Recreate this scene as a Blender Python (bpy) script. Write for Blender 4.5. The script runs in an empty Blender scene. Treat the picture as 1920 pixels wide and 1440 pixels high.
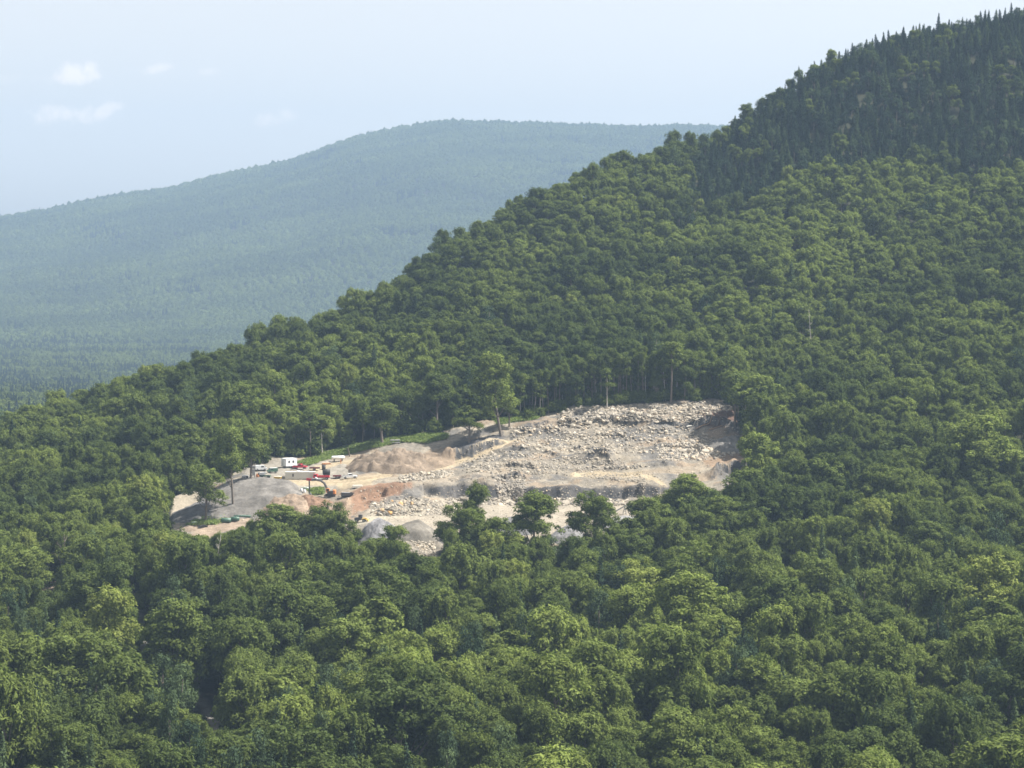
import bpy, math, random
import numpy as np
from mathutils import Vector, Matrix, Euler

R = math.radians
rnd = random.Random(7)
rng = np.random.default_rng(11)
SC = bpy.context.scene

# ------------------------------------------------------------------ camera, sky, sun, exposure
F = 4330.0                      # focal length in photo pixels (photo 1920 x 1440)
TH = math.atan(220 / F)         # pitch below the horizon
CT, ST = math.cos(TH), math.sin(TH)
cam_d = bpy.data.cameras.new('camera')
cam = bpy.data.objects.new('camera', cam_d)
SC.collection.objects.link(cam)
cam_d.sensor_width = 36.0
cam_d.lens = 36.0 * F / 1920
cam_d.clip_start = 1.0
cam_d.clip_end = 20000
cam.location = (0, 0, 0)
cam.rotation_euler = (math.pi / 2 - TH, 0, 0)
SC.camera = cam

SUN_AZ, SUN_EL = R(86), R(57)   # azimuth to the right of the view direction
world = bpy.data.worlds.new('World'); SC.world = world
world.use_nodes = True
wn, wl = world.node_tree.nodes, world.node_tree.links
wn.clear()
w_out = wn.new('ShaderNodeOutputWorld'); w_bg = wn.new('ShaderNodeBackground')
sky = wn.new('ShaderNodeTexSky'); sky.sky_type = 'NISHITA'; sky.sun_disc = False
sky.sun_elevation = SUN_EL; sky.sun_rotation = SUN_AZ
sky.altitude = 400; sky.air_density = 1.0; sky.dust_density = 2.0; sky.ozone_density = 1.0
w_bg.inputs['Strength'].default_value = 0.12
wl.new(w_bg.outputs[0], w_out.inputs[0])

hsv = wn.new('ShaderNodeHueSaturation'); hsv.inputs['Saturation'].default_value = .06; hsv.inputs['Value'].default_value = .74
wl.new(sky.outputs[0], hsv.inputs['Color'])

def world_clouds():
    """faint fair-weather clouds low in the sky, by direction"""
    tc = wn.new('ShaderNodeTexCoord'); sep = wn.new('ShaderNodeSeparateXYZ')
    wl.new(tc.outputs['Generated'], sep.inputs[0])
    def M(op, a, b=None, c=None):
        n = wn.new('ShaderNodeMath'); n.operation = op
        for i, v in enumerate((a, b, c)):
            if v is None: continue
            if isinstance(v, (int, float)): n.inputs[i].default_value = v
            else: wl.new(v, n.inputs[i])
        return n.outputs[0]
    az = M('ARCTAN2', sep.outputs[0], sep.outputs[1])
    el = M('ARCSINE', sep.outputs[2])
    noi = wn.new('ShaderNodeTexNoise'); noi.inputs['Scale'].default_value = 95
    noi.inputs['Detail'].default_value = 5; noi.inputs['Roughness'].default_value = 0.6
    wl.new(tc.outputs['Generated'], noi.inputs['Vector'])
    dn = M('SUBTRACT', noi.outputs['Fac'], 0.5)
    total = None
    for (px, row, rx, ry, tilt, amp) in ((146, 144, 42, 20, -.1, .9), (130, 228, 72, 24, -.06, .95), (205, 212, 42, 13, -.45, .8),
                                         (285, 138, 36, 11, -.2, .55), (526, 223, 46, 17, -.08, .55), (402, 140, 24, 9, -.1, .3),
                                         (55, 158, 50, 12, 0, .22)):
        a0 = math.atan((px - 960) / F); e0 = (500 - row) / F
        da = M('SUBTRACT', az, a0); de = M('SUBTRACT', el, e0)
        c, s = math.cos(tilt), math.sin(tilt)
        u = M('DIVIDE', M('SUBTRACT', M('MULTIPLY', da, c), M('MULTIPLY', de, s)), rx / F)
        v = M('DIVIDE', M('ADD', M('MULTIPLY', da, s), M('MULTIPLY', de, c)), ry / F)
        q = M('ADD', M('MULTIPLY', u, u), M('MULTIPLY', v, v))
        f = M('SUBTRACT', 1.0, q)
        f = M('ADD', f, M('MULTIPLY', dn, 6.0))
        f = M('MULTIPLY', M('MINIMUM', M('MAXIMUM', M('MULTIPLY', f, .8), 0.0), 1.0), amp)
        total = f if total is None else M('MAXIMUM', total, f)
    front = M('GREATER_THAN', sep.outputs[1], 0.0)
    total = M('MULTIPLY', total, front)
    mix = wn.new('ShaderNodeMix'); mix.data_type = 'RGBA'
    wl.new(M('MULTIPLY', total, .68), mix.inputs['Factor'])
    wl.new(hsv.outputs[0], mix.inputs[6])
    cs = wn.new('ShaderNodeVectorMath'); cs.operation = 'MULTIPLY'; cs.inputs[1].default_value = CLOUD_COL
    wl.new(hsv.outputs[0], cs.inputs[0]); wl.new(cs.outputs[0], mix.inputs[7])
    wl.new(mix.outputs[2], w_bg.inputs['Color'])
CLOUD_COL = (1.6, 1.42, 1.3)
world_clouds()

sun_d = bpy.data.lights.new('sun', 'SUN'); sun = bpy.data.objects.new('sun', sun_d)
SC.collection.objects.link(sun)
sun_d.energy = 5.0; sun_d.angle = R(0.53); sun_d.color = (1.0, 0.95, 0.87)
to_sun = Vector((math.sin(SUN_AZ) * math.cos(SUN_EL), math.cos(SUN_AZ) * math.cos(SUN_EL), math.sin(SUN_EL)))
sun.rotation_euler = to_sun.to_track_quat('Z', 'Y').to_euler()

SC.view_settings.view_transform = 'Standard'; SC.view_settings.look = 'None'
SC.view_settings.exposure = 1.05; SC.view_settings.gamma = 1.0
SC.cycles.max_bounces = 5; SC.cycles.diffuse_bounces = 2; SC.cycles.glossy_bounces = 1
SC.cycles.transmission_bounces = 3; SC.cycles.transparent_max_bounces = 4
SC.cycles.volume_bounces = 0
SC.cycles.use_denoising = True
try: SC.cycles.denoiser = 'OPENIMAGEDENOISE'
except Exception: pass
SC.cycles.use_adaptive_sampling = True; SC.cycles.adaptive_threshold = 0.02
SC.cycles.filter_width = 1.6

# ------------------------------------------------------------------ numeric helpers
def hash2(i, j, s):
    h = (i.astype(np.int64) * 374761393 + j.astype(np.int64) * 668265263 + s * 1442695041) & 0x7fffffff
    h = ((h ^ (h >> 13)) * 1274126177) & 0x7fffffff
    return ((h ^ (h >> 16)) & 0xffff) / 65535.0

def vnoise(x, y, s=0):
    xi = np.floor(x); yi = np.floor(y); fx = x - xi; fy = y - yi
    fx = fx * fx * (3 - 2 * fx); fy = fy * fy * (3 - 2 * fy)
    a = hash2(xi, yi, s); b = hash2(xi + 1, yi, s); c = hash2(xi, yi + 1, s); d = hash2(xi + 1, yi + 1, s)
    return (a * (1 - fx) + b * fx) * (1 - fy) + (c * (1 - fx) + d * fx) * fy

def fbm(x, y, octs=4, s=0, gain=.5):
    t = 0; a = 1; n = 0
    for o in range(octs):
        t = t + a * vnoise(x, y, s + o * 17); n += a; a *= gain; x = x * 2.03 + 11.3; y = y * 2.03 + 5.7
    return t / n

def sstep(a, b, x):
    t = np.clip((x - a) / (b - a), 0, 1); return t * t * (3 - 2 * t)

def pchip(xk, yk, x):
    """monotone cubic; yk has shape (n,) or (n, m)"""
    xk = np.asarray(xk, float); yk = np.asarray(yk, float); x = np.clip(x, xk[0], xk[-1])
    h = np.diff(xk); sh = (slice(None),) + (None,) * (yk.ndim - 1)
    d = np.diff(yk, axis=0) / h[sh]
    m = np.zeros_like(yk); m[0] = d[0]; m[-1] = d[-1]
    w1 = (2 * h[1:] + h[:-1])[sh]; w2 = (h[1:] + 2 * h[:-1])[sh]
    same = d[1:] * d[:-1] > 0
    with np.errstate(divide='ignore', invalid='ignore'):
        hm = (w1 + w2) / (w1 / d[:-1] + w2 / d[1:])
    m[1:-1] = np.where(same, hm, 0)
    i = np.clip(np.searchsorted(xk, x, side='right') - 1, 0, len(xk) - 2)
    t = ((x - xk[i]) / h[i])[sh]; hh = h[i][sh]
    return ((2 * t**3 - 3 * t**2 + 1) * yk[i] + (t**3 - 2 * t**2 + t) * hh * m[i]
            + (-2 * t**3 + 3 * t**2) * yk[i + 1] + (t**3 - t**2) * hh * m[i + 1])

def row_z(Y, row):
    t = (720 - row) / F
    return Y * (t * CT - ST) / (CT + t * ST)

def proj(x, y, z):
    d = y * CT - z * ST
    return 960 + F * x / d, 720 - F * (y * ST + z * CT) / d

def inside(poly, x, y):
    x = np.asarray(x, float); y = np.asarray(y, float)
    r = np.zeros(np.broadcast(x, y).shape, bool); n = len(poly)
    for k in range(n):
        x1, y1 = poly[k]; x2, y2 = poly[(k + 1) % n]
        if y1 == y2: continue
        r ^= ((y1 > y) != (y2 > y)) & (x < (x2 - x1) * (y - y1) / (y2 - y1) + x1)
    return r

def band(line, x, y, w, soft=2.0):
    """1 on a polyline of half width w, falling off over soft"""
    best = np.full(np.shape(x), 1e9)
    for (x1, y1), (x2, y2) in zip(line[:-1], line[1:]):
        dx, dy = x2 - x1, y2 - y1
        t = np.clip(((x - x1) * dx + (y - y1) * dy) / (dx * dx + dy * dy), 0, 1)
        best = np.minimum(best, np.hypot(x - x1 - t * dx, (y - y1 - t * dy)))
    return 1 - sstep(w - soft / 2, w + soft / 2, best)

# ------------------------------------------------------------------ the lie of the land
def rr(*a): return [(Y, row_z(Y, r)) for Y, r in a]
FRONT = [(60, -142), (450, -135), (540, -130), (640, -121)]
COLS = {
 -600: FRONT + [(750, -116), (850, -110), (950, -107), (1050, -112), (1200, -126), (1350, -130)],
 0: FRONT + [(750, -110), (850, -99), (950, -89), (1050, -82), (1110, -88), (1200, -105), (1350, -130)],
 350: FRONT + [(700, -114), (750, -106)] + rr((790, 1045), (830, 988), (850, 965), (880, 932), (905, 902)) + [(960, -77), (1030, -65), (1100, -57), (1150, -66), (1250, -100), (1400, -130)],
 480: FRONT + [(700, -114), (750, -106)] + rr((790, 1035), (830, 980), (850, 955), (865, 925), (882, 897), (905, 878), (925, 864)) + [(960, -71), (1050, -56), (1125, -46), (1180, -58), (1280, -100), (1420, -130)],
 600: FRONT + [(700, -113), (750, -105)] + rr((790, 1035), (825, 975), (850, 942), (862, 927), (882, 899), (905, 880), (925, 867), (945, 853)) + [(970, -71), (1050, -53), (1150, -36), (1200, -49), (1300, -100), (1450, -130)],
 720: FRONT + [(700, -113), (750, -104)] + rr((780, 1012), (800, 985), (835, 955), (850, 936), (862, 910), (880, 897), (900, 884), (920, 862), (935, 842), (950, 823)) + [(1000, -58), (1050, -45), (1110, -35), (1170, -23), (1220, -39), (1320, -100), (1450, -130)],
 840: FRONT + [(700, -114), (750, -106)] + rr((772, 1045), (800, 995), (840, 956), (862, 938), (867, 908), (885, 893), (900, 878), (915, 862), (930, 838), (947, 811)) + [(1000, -54), (1050, -40), (1125, -20), (1200, 2), (1250, -17), (1350, -90), (1500, -130)],
 1000: FRONT + [(700, -114), (750, -106)] + rr((775, 1025), (820, 972), (866, 943), (869, 914), (885, 893), (905, 862), (925, 835), (945, 805), (960, 783)) + [(1000, -51), (1050, -37), (1150, -8), (1250, 25), (1300, 5), (1400, -80), (1550, -130)],
 1180: FRONT + [(700, -114), (750, -106)] + rr((775, 1025), (820, 975), (864, 938), (867, 912), (885, 889), (905, 862), (925, 835), (945, 802), (968, 757)) + [(1010, -44), (1050, -33), (1150, -2), (1300, 47), (1350, 25), (1450, -60), (1600, -130)],
 1350: FRONT + [(700, -113), (750, -103)] + rr((800, 990), (840, 945), (860, 915), (885, 890), (905, 862), (925, 834), (945, 798), (972, 752)) + [(1010, -44), (1050, -32), (1150, 0), (1250, 31), (1350, 68), (1400, 50), (1500, -40), (1650, -130)],
 1480: FRONT + [(700, -113), (750, -103), (780, -96), (840, -86), (905, -73), (960, -59), (1050, -31), (1150, 2), (1250, 43), (1360, 97), (1410, 70), (1500, -30), (1650, -130)],
 1530: FRONT + [(700, -113), (750, -102), (780, -95), (840, -86), (905, -72), (960, -58), (1050, -31), (1150, 3), (1250, 46), (1370, 109), (1420, 80), (1500, -20), (1650, -130)],
 1700: FRONT + [(700, -112), (750, -102), (780, -96), (840, -87), (905, -71), (960, -57), (1050, -30), (1150, 5), (1250, 50), (1390, 131), (1450, 100), (1550, 0), (1700, -130)],
 1920: FRONT + [(700, -112), (750, -102), (780, -97), (840, -87), (905, -70), (960, -56), (1050, -29), (1150, 7), (1250, 54), (1400, 148), (1460, 110), (1560, 0), (1700, -130)],
 2500: FRONT + [(700, -112), (750, -102), (780, -97), (840, -86), (905, -69), (960, -55), (1050, -27), (1150, 9), (1250, 60), (1430, 175), (1500, 130), (1600, 0), (1750, -130)],
}
YG = np.arange(0, 1760.01, 1.0)
_qs = sorted(COLS)
_tab = np.array([pchip([p[0] for p in COLS[q]], [p[1] for p in COLS[q]], YG) for q in _qs])
QG = np.arange(-600, 2500.1, 10.0)
TAB = pchip(_qs, _tab, QG)                      # (nq, nY)

FAR_SIL = [(-600, 520), (-200, 440), (0, 409), (100, 392), (200, 370), (330, 350), (420, 326), (550, 299), (640, 265), (700, 249),
           (760, 239), (850, 227), (950, 229), (1100, 233), (1200, 236), (1330, 236), (1500, 250), (1900, 330), (2500, 470)]
def far_z(q, Y):
    ridge_row = pchip([p[0] for p in FAR_SIL], [p[1] for p in FAR_SIL], q)
    zr = row_z(8000, ridge_row) - 10
    t = (Y - 4800) / 3200
    s = sstep(-0.12, 1.18, np.minimum(t, 1)) / float(sstep(-0.12, 1.18, np.float64(1.0)))
    s0 = float(sstep(-0.12, 1.18, np.float64(0.0))); s = np.where(t < 0, s0 * sstep(-.5, 0, t), s)
    s = np.clip(s - np.maximum(t - 1, 0) * 1.3, 0, 1)
    fl = -130 - 42 * sstep(1700, 3600, Y)
    z = fl + (zr - fl) * s
    x = (q - 960) / F * Y
    z = z + (fbm(x / 650, Y / 650, 3, 5) - .5) * 80 * sstep(.05, .35, t) * (1 - sstep(.8, 1.0, t)) + (fbm(x / 200, Y / 200, 3, 9) - .5) * 24 * sstep(.02, .2, t) * (1 - .7 * sstep(.85, 1.0, t))
    return z

# the cleared ground of the quarry, outlined in photo coordinates
UPPER = [(320, 940), (345, 925), (375, 915), (430, 895), (470, 872), (520, 857), (560, 858), (600, 852), (650, 838), (720, 823), (800, 814), (860, 806),
         (920, 790), (1000, 784), (1080, 764), (1200, 757), (1350, 751), (1372, 765), (1384, 800), (1402, 815), (1405, 850), (1400, 880)]
LOWER = [(320, 985), (345, 992), (380, 1004), (440, 985), (470, 978), (490, 962), (560, 965), (590, 962), (640, 968), (670, 985),
         (685, 1012), (740, 1005), (760, 1012), (790, 1040), (812, 1045), (822, 1000), (850, 985), (900, 985), (940, 990), (985, 1005),
         (1045, 1005), (1080, 997), (1140, 992), (1180, 972), (1215, 948), (1240, 925), (1290, 905), (1340, 918), (1385, 905), (1405, 880)]
def upper(px): return np.interp(px, [p[0] for p in UPPER], [p[1] for p in UPPER], left=2000, right=2000)
def lower(px): return np.interp(px, [p[0] for p in LOWER], [p[1] for p in LOWER], left=-1, right=-1)

def ground0(x, y):
    x = np.asarray(x, float); y = np.asarray(y, float)
    q = 960 + F * x / np.maximum(y, 40) * 1.0
    qi = np.clip((q - QG[0]) / 10, 0, len(QG) - 1.001); yi = np.clip(y, 0, len(YG) - 1.001)
    i = qi.astype(int); j = yi.astype(int); fq = qi - i; fy = yi - j
    z = (TAB[i, j] * (1 - fq) + TAB[i + 1, j] * fq) * (1 - fy) + (TAB[i, j + 1] * (1 - fq) + TAB[i + 1, j + 1] * fq) * fy
    zf = far_z(np.clip(q, -600, 2500), y)
    w = sstep(1650, 1750, y)
    return z * (1 - w) + zf * w

def ground(x, y):
    z = ground0(x, y)
    u, v = proj(x, y, z)
    q = (v > upper(u) - 14) & (v < lower(u) + 45) & (y > 700) & (y < 1050)
    m = np.where(q, 0.0, 1.0) * (1 - sstep(1500, 1650, y))
    # smooth fall-off of the relief towards the quarry
    return z + (fbm(x / 70, y / 70, 3, 3) - .5) * 9 * m * sstep(6, 60, np.minimum(np.abs(v - upper(np.clip(u, 320, 1404))), 61) + np.where((u < 300) | (u > 1425), 60, 0))

def at(px, row, y0=480, y1=1500, fn=None):
    fn = fn or ground0
    Y = np.arange(y0, y1, .5); zr = row_z(Y, row); x = (px - 960) / F * (Y * CT - zr * ST)
    g = fn(x, Y) - zr
    k = np.argmax(g >= 0)
    if g[k] < 0: k = len(Y) - 1
    if k > 0:
        t = g[k - 1] / (g[k - 1] - g[k] + 1e-9) if g[k - 1] < 0 else 1.0
        yy = Y[k - 1] + .5 * t
    else: yy = Y[0]
    z = row_z(yy, row); xx = (px - 960) / F * (yy * CT - z * ST)
    return Vector((float(xx), float(yy), float(z)))

# ------------------------------------------------------------------ mesh + object helpers
COL = SC.collection
def mesh_np(name, v, f, mats=(), smooth=False, attrs=None, mat_idx=None):
    """f: (n,k) array of equal sized faces"""
    me = bpy.data.meshes.new(name)
    v = np.asarray(v, np.float32); f = np.asarray(f, np.int32); n, k = f.shape
    me.vertices.add(len(v)); me.vertices.foreach_set('co', v.ravel())
    me.loops.add(n * k); me.loops.foreach_set('vertex_index', f.ravel())
    me.polygons.add(n); me.polygons.foreach_set('loop_start', np.arange(0, n * k, k, dtype=np.int32))
    me.polygons.foreach_set('loop_total', np.full(n, k, np.int32))
    if smooth: me.polygons.foreach_set('use_smooth', np.ones(n, bool))
    for m in mats: me.materials.append(m)
    if mat_idx is not None: me.polygons.foreach_set('material_index', np.asarray(mat_idx, np.int32))
    for nm, (typ, dom, data) in (attrs or {}).items():
        a = me.attributes.new(nm, typ, dom)
        a.data.foreach_set({'FLOAT': 'value', 'FLOAT_COLOR': 'color', 'FLOAT_VECTOR': 'vector', 'INT': 'value'}[typ], np.asarray(data).ravel())
    me.update(calc_edges=True)
    return me

def link(name, data, parent=None, loc=None, rot=None):
    o = bpy.data.objects.new(name, data); COL.objects.link(o)
    if loc is not None: o.location = loc
    if rot is not None: o.rotation_euler = rot
    if parent: o.parent = parent
    return o

def tag(o, label=None, cat=None, group=None, kind=None):
    if label: o['label'] = label
    if cat: o['category'] = cat
    if group: o['group'] = group
    if kind: o['kind'] = kind
    return o

class MB:
    """collects simple shapes into one mesh"""
    def __init__(s): s.v = []; s.f = []
    def add(s, v, f):
        n = len(s.v); s.v += [tuple(p) for p in v]; s.f += [tuple(i + n for i in q) for q in f]; return s
    def box(s, c, d, rot=None, taper=1.0, bev=0.0):
        x, y, z = [k / 2 for k in d]; t = taper
        if bev > 0:      # chamfered in plan and at the top
            b = bev; pts = []
            ring = [(-x + b, -y), (x - b, -y), (x, -y + b), (x, y - b), (x - b, y), (-x + b, y), (-x, y - b), (-x, -y + b)]
            for zz, sc in ((-z, 1), (z - b, t), (z, t)):
                for (px, py) in ring:
                    k = 1 if zz < z else (1 - b / max(x, y))
                    pts.append(Vector((px * sc * k, py * sc * k, zz)))
            fs = [tuple(reversed(range(8))), tuple(range(16, 24))]
            for r_ in (0, 8):
                for i in range(8): fs.append((r_ + i, r_ + (i + 1) % 8, r_ + 8 + (i + 1) % 8, r_ + 8 + i))
        else:
            pts = [Vector((-x, -y, -z)), Vector((x, -y, -z)), Vector((x, y, -z)), Vector((-x, y, -z)),
                   Vector((-x * t, -y * t, z)), Vector((x * t, -y * t, z)), Vector((x * t, y * t, z)), Vector((-x * t, y * t, z))]
            fs = [(3, 2, 1, 0), (4, 5, 6, 7), (0, 1, 5, 4), (1, 2, 6, 5), (2, 3, 7, 6), (3, 0, 4, 7)]
        m = Euler(rot).to_matrix() if rot else Matrix.Identity(3)
        return s.add([m @ p + Vector(c) for p in pts], fs)
    def prism(s, prof, y0, y1):          # profile in x,z extruded along y
        n = len(prof)
        v = [(x, y0, z) for x, z in prof] + [(x, y1, z) for x, z in prof]
        return s.add(v, [tuple(range(n)), tuple(reversed(range(n, 2 * n)))] + [(i, i + n, (i + 1) % n + n, (i + 1) % n) for i in range(n)])
    def tube(s, pts, rad, n=8, cap=True):
        pts = [Vector(p) for p in pts]; rad = rad if hasattr(rad, '__len__') else [rad] * len(pts)
        v = []; f = []
        for i, p in enumerate(pts):
            d = (pts[min(i + 1, len(pts) - 1)] - pts[max(i - 1, 0)]).normalized()
            a = d.cross(Vector((0, 0, 1)) if abs(d.z) < .9 else Vector((1, 0, 0))).normalized(); b = d.cross(a)
            for k in range(n):
                t = 2 * math.pi * k / n
                v.append(p + (a * math.cos(t) + b * math.sin(t)) * rad[i])
        for i in range(len(pts) - 1):
            for k in range(n):
                f.append((i * n + k, i * n + (k + 1) % n, (i + 1) * n + (k + 1) % n, (i + 1) * n + k))
        if cap: f += [tuple(reversed(range(n))), tuple(range((len(pts) - 1) * n, len(pts) * n))]
        return s.add(v, f)
    def build(s, name, mat, parent=None, smooth=False):
        me = bpy.data.meshes.new(name); me.from_pydata([tuple(p) for p in s.v], [], s.f); me.materials.append(mat)
        if smooth:
            for p in me.polygons: p.use_smooth = True
        me.update()
        return link(name, me, parent)

# ------------------------------------------------------------------ materials
def mat_new(name):
    m = bpy.data.materials.new(name); m.use_nodes = True
    return m, m.node_tree.nodes, m.node_tree.links, m.node_tree.nodes['Principled BSDF']

def paint(name, col, rough=.5, metal=0.0, dirt=.25, scale=3.0):
    m, n, l, b = mat_new(name)
    tc = n.new('ShaderNodeTexCoord'); no = n.new('ShaderNodeTexNoise'); no.inputs['Scale'].default_value = scale; no.inputs['Detail'].default_value = 4
    l.new(tc.outputs['Object'], no.inputs['Vector'])
    mp = n.new('ShaderNodeMapRange'); mp.inputs['From Min'].default_value = .35; mp.inputs['From Max'].default_value = .75
    mp.inputs['To Min'].default_value = 0; mp.inputs['To Max'].default_value = dirt
    l.new(no.outputs['Fac'], mp.inputs['Value'])
    mx = n.new('ShaderNodeMix'); mx.data_type = 'RGBA'; l.new(mp.outputs[0], mx.inputs['Factor'])
    mx.inputs[6].default_value = (*col, 1); mx.inputs[7].default_value = (.32, .26, .19, 1)
    l.new(mx.outputs[2], b.inputs['Base Color']); b.inputs['Roughness'].default_value = rough; b.inputs['Metallic'].default_value = metal
    return m

P = {
 'white': paint('white_paint', (.78, .79, .80), .4, dirt=.12), 'cream': paint('cream_paint', (.60, .58, .52), .55, dirt=.25),
 'cream_roof': paint('cream_roof', (.80, .77, .68), .6, dirt=.2),  # lighter copy of cream, sunlight painted into the container roof
 'red': paint('red_paint', (.55, .025, .05), .35, dirt=.12), 'darkred': paint('dark_red_paint', (.22, .04, .05), .5, dirt=.3),
 'black': paint('black_rubber', (.018, .018, .02), .7, dirt=.12), 'dark': paint('dark_steel', (.05, .052, .058), .5, dirt=.2),
 'glass': paint('dark_glass', (.03, .035, .045), .08, dirt=.05), 'green': paint('green_paint', (.035, .11, .075), .45, dirt=.2),
 'palegreen': paint('pale_green_paint', (.45, .55, .47), .5, dirt=.2), 'yellow': paint('yellow_paint', (.62, .40, .07), .5, dirt=.3),
 'orange': paint('orange_paint', (.62, .22, .06), .5, dirt=.25), 'grey': paint('grey_steel', (.28, .29, .30), .5, dirt=.3),
 'lightgrey': paint('light_grey_concrete', (.5, .5, .49), .8, dirt=.3), 'wood': paint('weathered_wood', (.34, .22, .13), .85, dirt=.3),
 'darkwood': paint('dark_wood', (.09, .06, .045), .85, dirt=.2), 'steel': paint('bright_steel', (.6, .62, .63), .35, .6, dirt=.1),
}

def rock_mat():
    m, n, l, b = mat_new('quarry_rock')
    tc = n.new('ShaderNodeTexCoord'); at_ = n.new('ShaderNodeAttribute'); at_.attribute_type = 'INSTANCER'; at_.attribute_name = 'tone'
    no = n.new('ShaderNodeTexNoise'); no.inputs['Scale'].default_value = 1.6; no.inputs['Detail'].default_value = 5
    l.new(tc.outputs['Object'], no.inputs['Vector'])
    cr = n.new('ShaderNodeValToRGB'); e = cr.color_ramp.elements
    e[0].position = 0; e[0].color = (.17, .16, .155, 1); e[1].position = 1; e[1].color = (.55, .33, .13, 1)
    for p, c in ((.35, (.24, .215, .18, 1)), (.6, (.37, .325, .26, 1)), (.8, (.55, .49, .395, 1))):
        k = e.new(p); k.color = c
    l.new(at_.outputs['Fac'], cr.inputs['Fac'])
    mx = n.new('ShaderNodeMix'); mx.data_type = 'RGBA'; mx.blend_type = 'MULTIPLY'; mx.inputs['Factor'].default_value = .55
    mp = n.new('ShaderNodeMapRange'); mp.inputs['From Min'].default_value = .3; mp.inputs['From Max'].default_value = .7; mp.inputs['To Min'].default_value = .5; mp.inputs['To Max'].default_value = 1.15
    l.new(no.outputs['Fac'], mp.inputs['Value']); l.new(cr.outputs[0], mx.inputs[6]); l.new(mp.outputs[0], mx.inputs[7])
    l.new(mx.outputs[2], b.inputs['Base Color']); b.inputs['Roughness'].default_value = .9
    return m
ROCK = rock_mat()

def ground_mat(name='ground_soil', fine=True):
    m, n, l, b = mat_new(name)
    ac = n.new('ShaderNodeAttribute'); ac.attribute_name = 'soil'
    tc = n.new('ShaderNodeTexCoord')
    n1 = n.new('ShaderNodeTexNoise'); n1.inputs['Scale'].default_value = .9; n1.inputs['Detail'].default_value = 6; n1.inputs['Roughness'].default_value = .65
    n2 = n.new('ShaderNodeTexNoise'); n2.inputs['Scale'].default_value = .11; n2.inputs['Detail'].default_value = 5
    for k in (n1, n2): l.new(tc.outputs['Object'], k.inputs['Vector'])
    def mapr(sock, a, b_, c, d):
        k = n.new('ShaderNodeMapRange'); k.inputs['From Min'].default_value = a; k.inputs['From Max'].default_value = b_
        k.inputs['To Min'].default_value = c; k.inputs['To Max'].default_value = d; l.new(sock, k.inputs['Value']); return k.outputs[0]
    f = n.new('ShaderNodeMath'); f.operation = 'MULTIPLY'
    l.new(mapr(n1.outputs['Fac'], .3, .7, .72, 1.25), f.inputs[0]); l.new(mapr(n2.outputs['Fac'], .3, .7, .82, 1.15), f.inputs[1])
    vm = n.new('ShaderNodeVectorMath'); vm.operation = 'SCALE'; l.new(ac.outputs['Color'], vm.inputs[0]); l.new(f.outputs[0], vm.inputs['Scale'])
    l.new(vm.outputs[0], b.inputs['Base Color']); b.inputs['Roughness'].default_value = .95
    b.inputs['Specular IOR Level'].default_value = .2
    bp = n.new('ShaderNodeBump'); bp.inputs['Strength'].default_value = .5; bp.inputs['Distance'].default_value = .5
    l.new(n1.outputs['Fac'], bp.inputs['Height']); l.new(bp.outputs[0], b.inputs['Normal'])
    return m
GM = ground_mat()

def leaf_mat(name, ramp, transl=.24):
    m, n, l, b = mat_new(name); n.remove(b)
    out = n['Material Output']
    tone = n.new('ShaderNodeAttribute'); tone.attribute_type = 'INSTANCER'; tone.attribute_name = 'tone'
    var = n.new('ShaderNodeAttribute'); var.attribute_name = 'leafvar'
    cr = n.new('ShaderNodeValToRGB'); e = cr.color_ramp.elements
    e[0].position = ramp[0][0]; e[0].color = (*ramp[0][1], 1); e[1].position = ramp[-1][0]; e[1].color = (*ramp[-1][1], 1)
    for p, c in ramp[1:-1]: k = e.new(p); k.color = (*c, 1)
    l.new(tone.outputs['Fac'], cr.inputs['Fac'])
    vm = n.new('ShaderNodeVectorMath'); vm.operation = 'SCALE'; l.new(cr.outputs[0], vm.inputs[0]); l.new(var.outputs['Fac'], vm.inputs['Scale'])
    d = n.new('ShaderNodeBsdfDiffuse'); t = n.new('ShaderNodeBsdfTranslucent'); mx = n.new('ShaderNodeMixShader')
    mx.inputs[0].default_value = transl
    l.new(vm.outputs[0], d.inputs['Color'])
    vt = n.new('ShaderNodeVectorMath'); vt.operation = 'MULTIPLY'; vt.inputs[1].default_value = (1.1, 1.3, .75); l.new(vm.outputs[0], vt.inputs[0])
    l.new(vt.outputs[0], t.inputs['Color'])
    l.new(d.outputs[0], mx.inputs[1]); l.new(t.outputs[0], mx.inputs[2]); l.new(mx.outputs[0], out.inputs['Surface'])
    return m
LEAF = leaf_mat('broad_leaves', [(0, (.072, .096, .030)), (.35, (.102, .130, .035)), (.65, (.130, .162, .044)), (.86, (.162, .198, .05)), (.94, (.20, .23, .06)), (1, (.15, .145, .10))])
NEEDLE = leaf_mat('spruce_needles', [(0, (.024, .042, .028)), (.6, (.038, .060, .034)), (1, (.095, .13, .055))], .12)
BARK = paint('grey_bark', (.13, .11, .095), .9, dirt=.5, scale=6)
PALEBARK = paint('pale_bark', (.42, .39, .34), .9, dirt=.3, scale=6)
GRASSM = leaf_mat('grass_blades', [(0, (.19, .25, .08)), (1, (.28, .33, .12))], .3)

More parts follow.
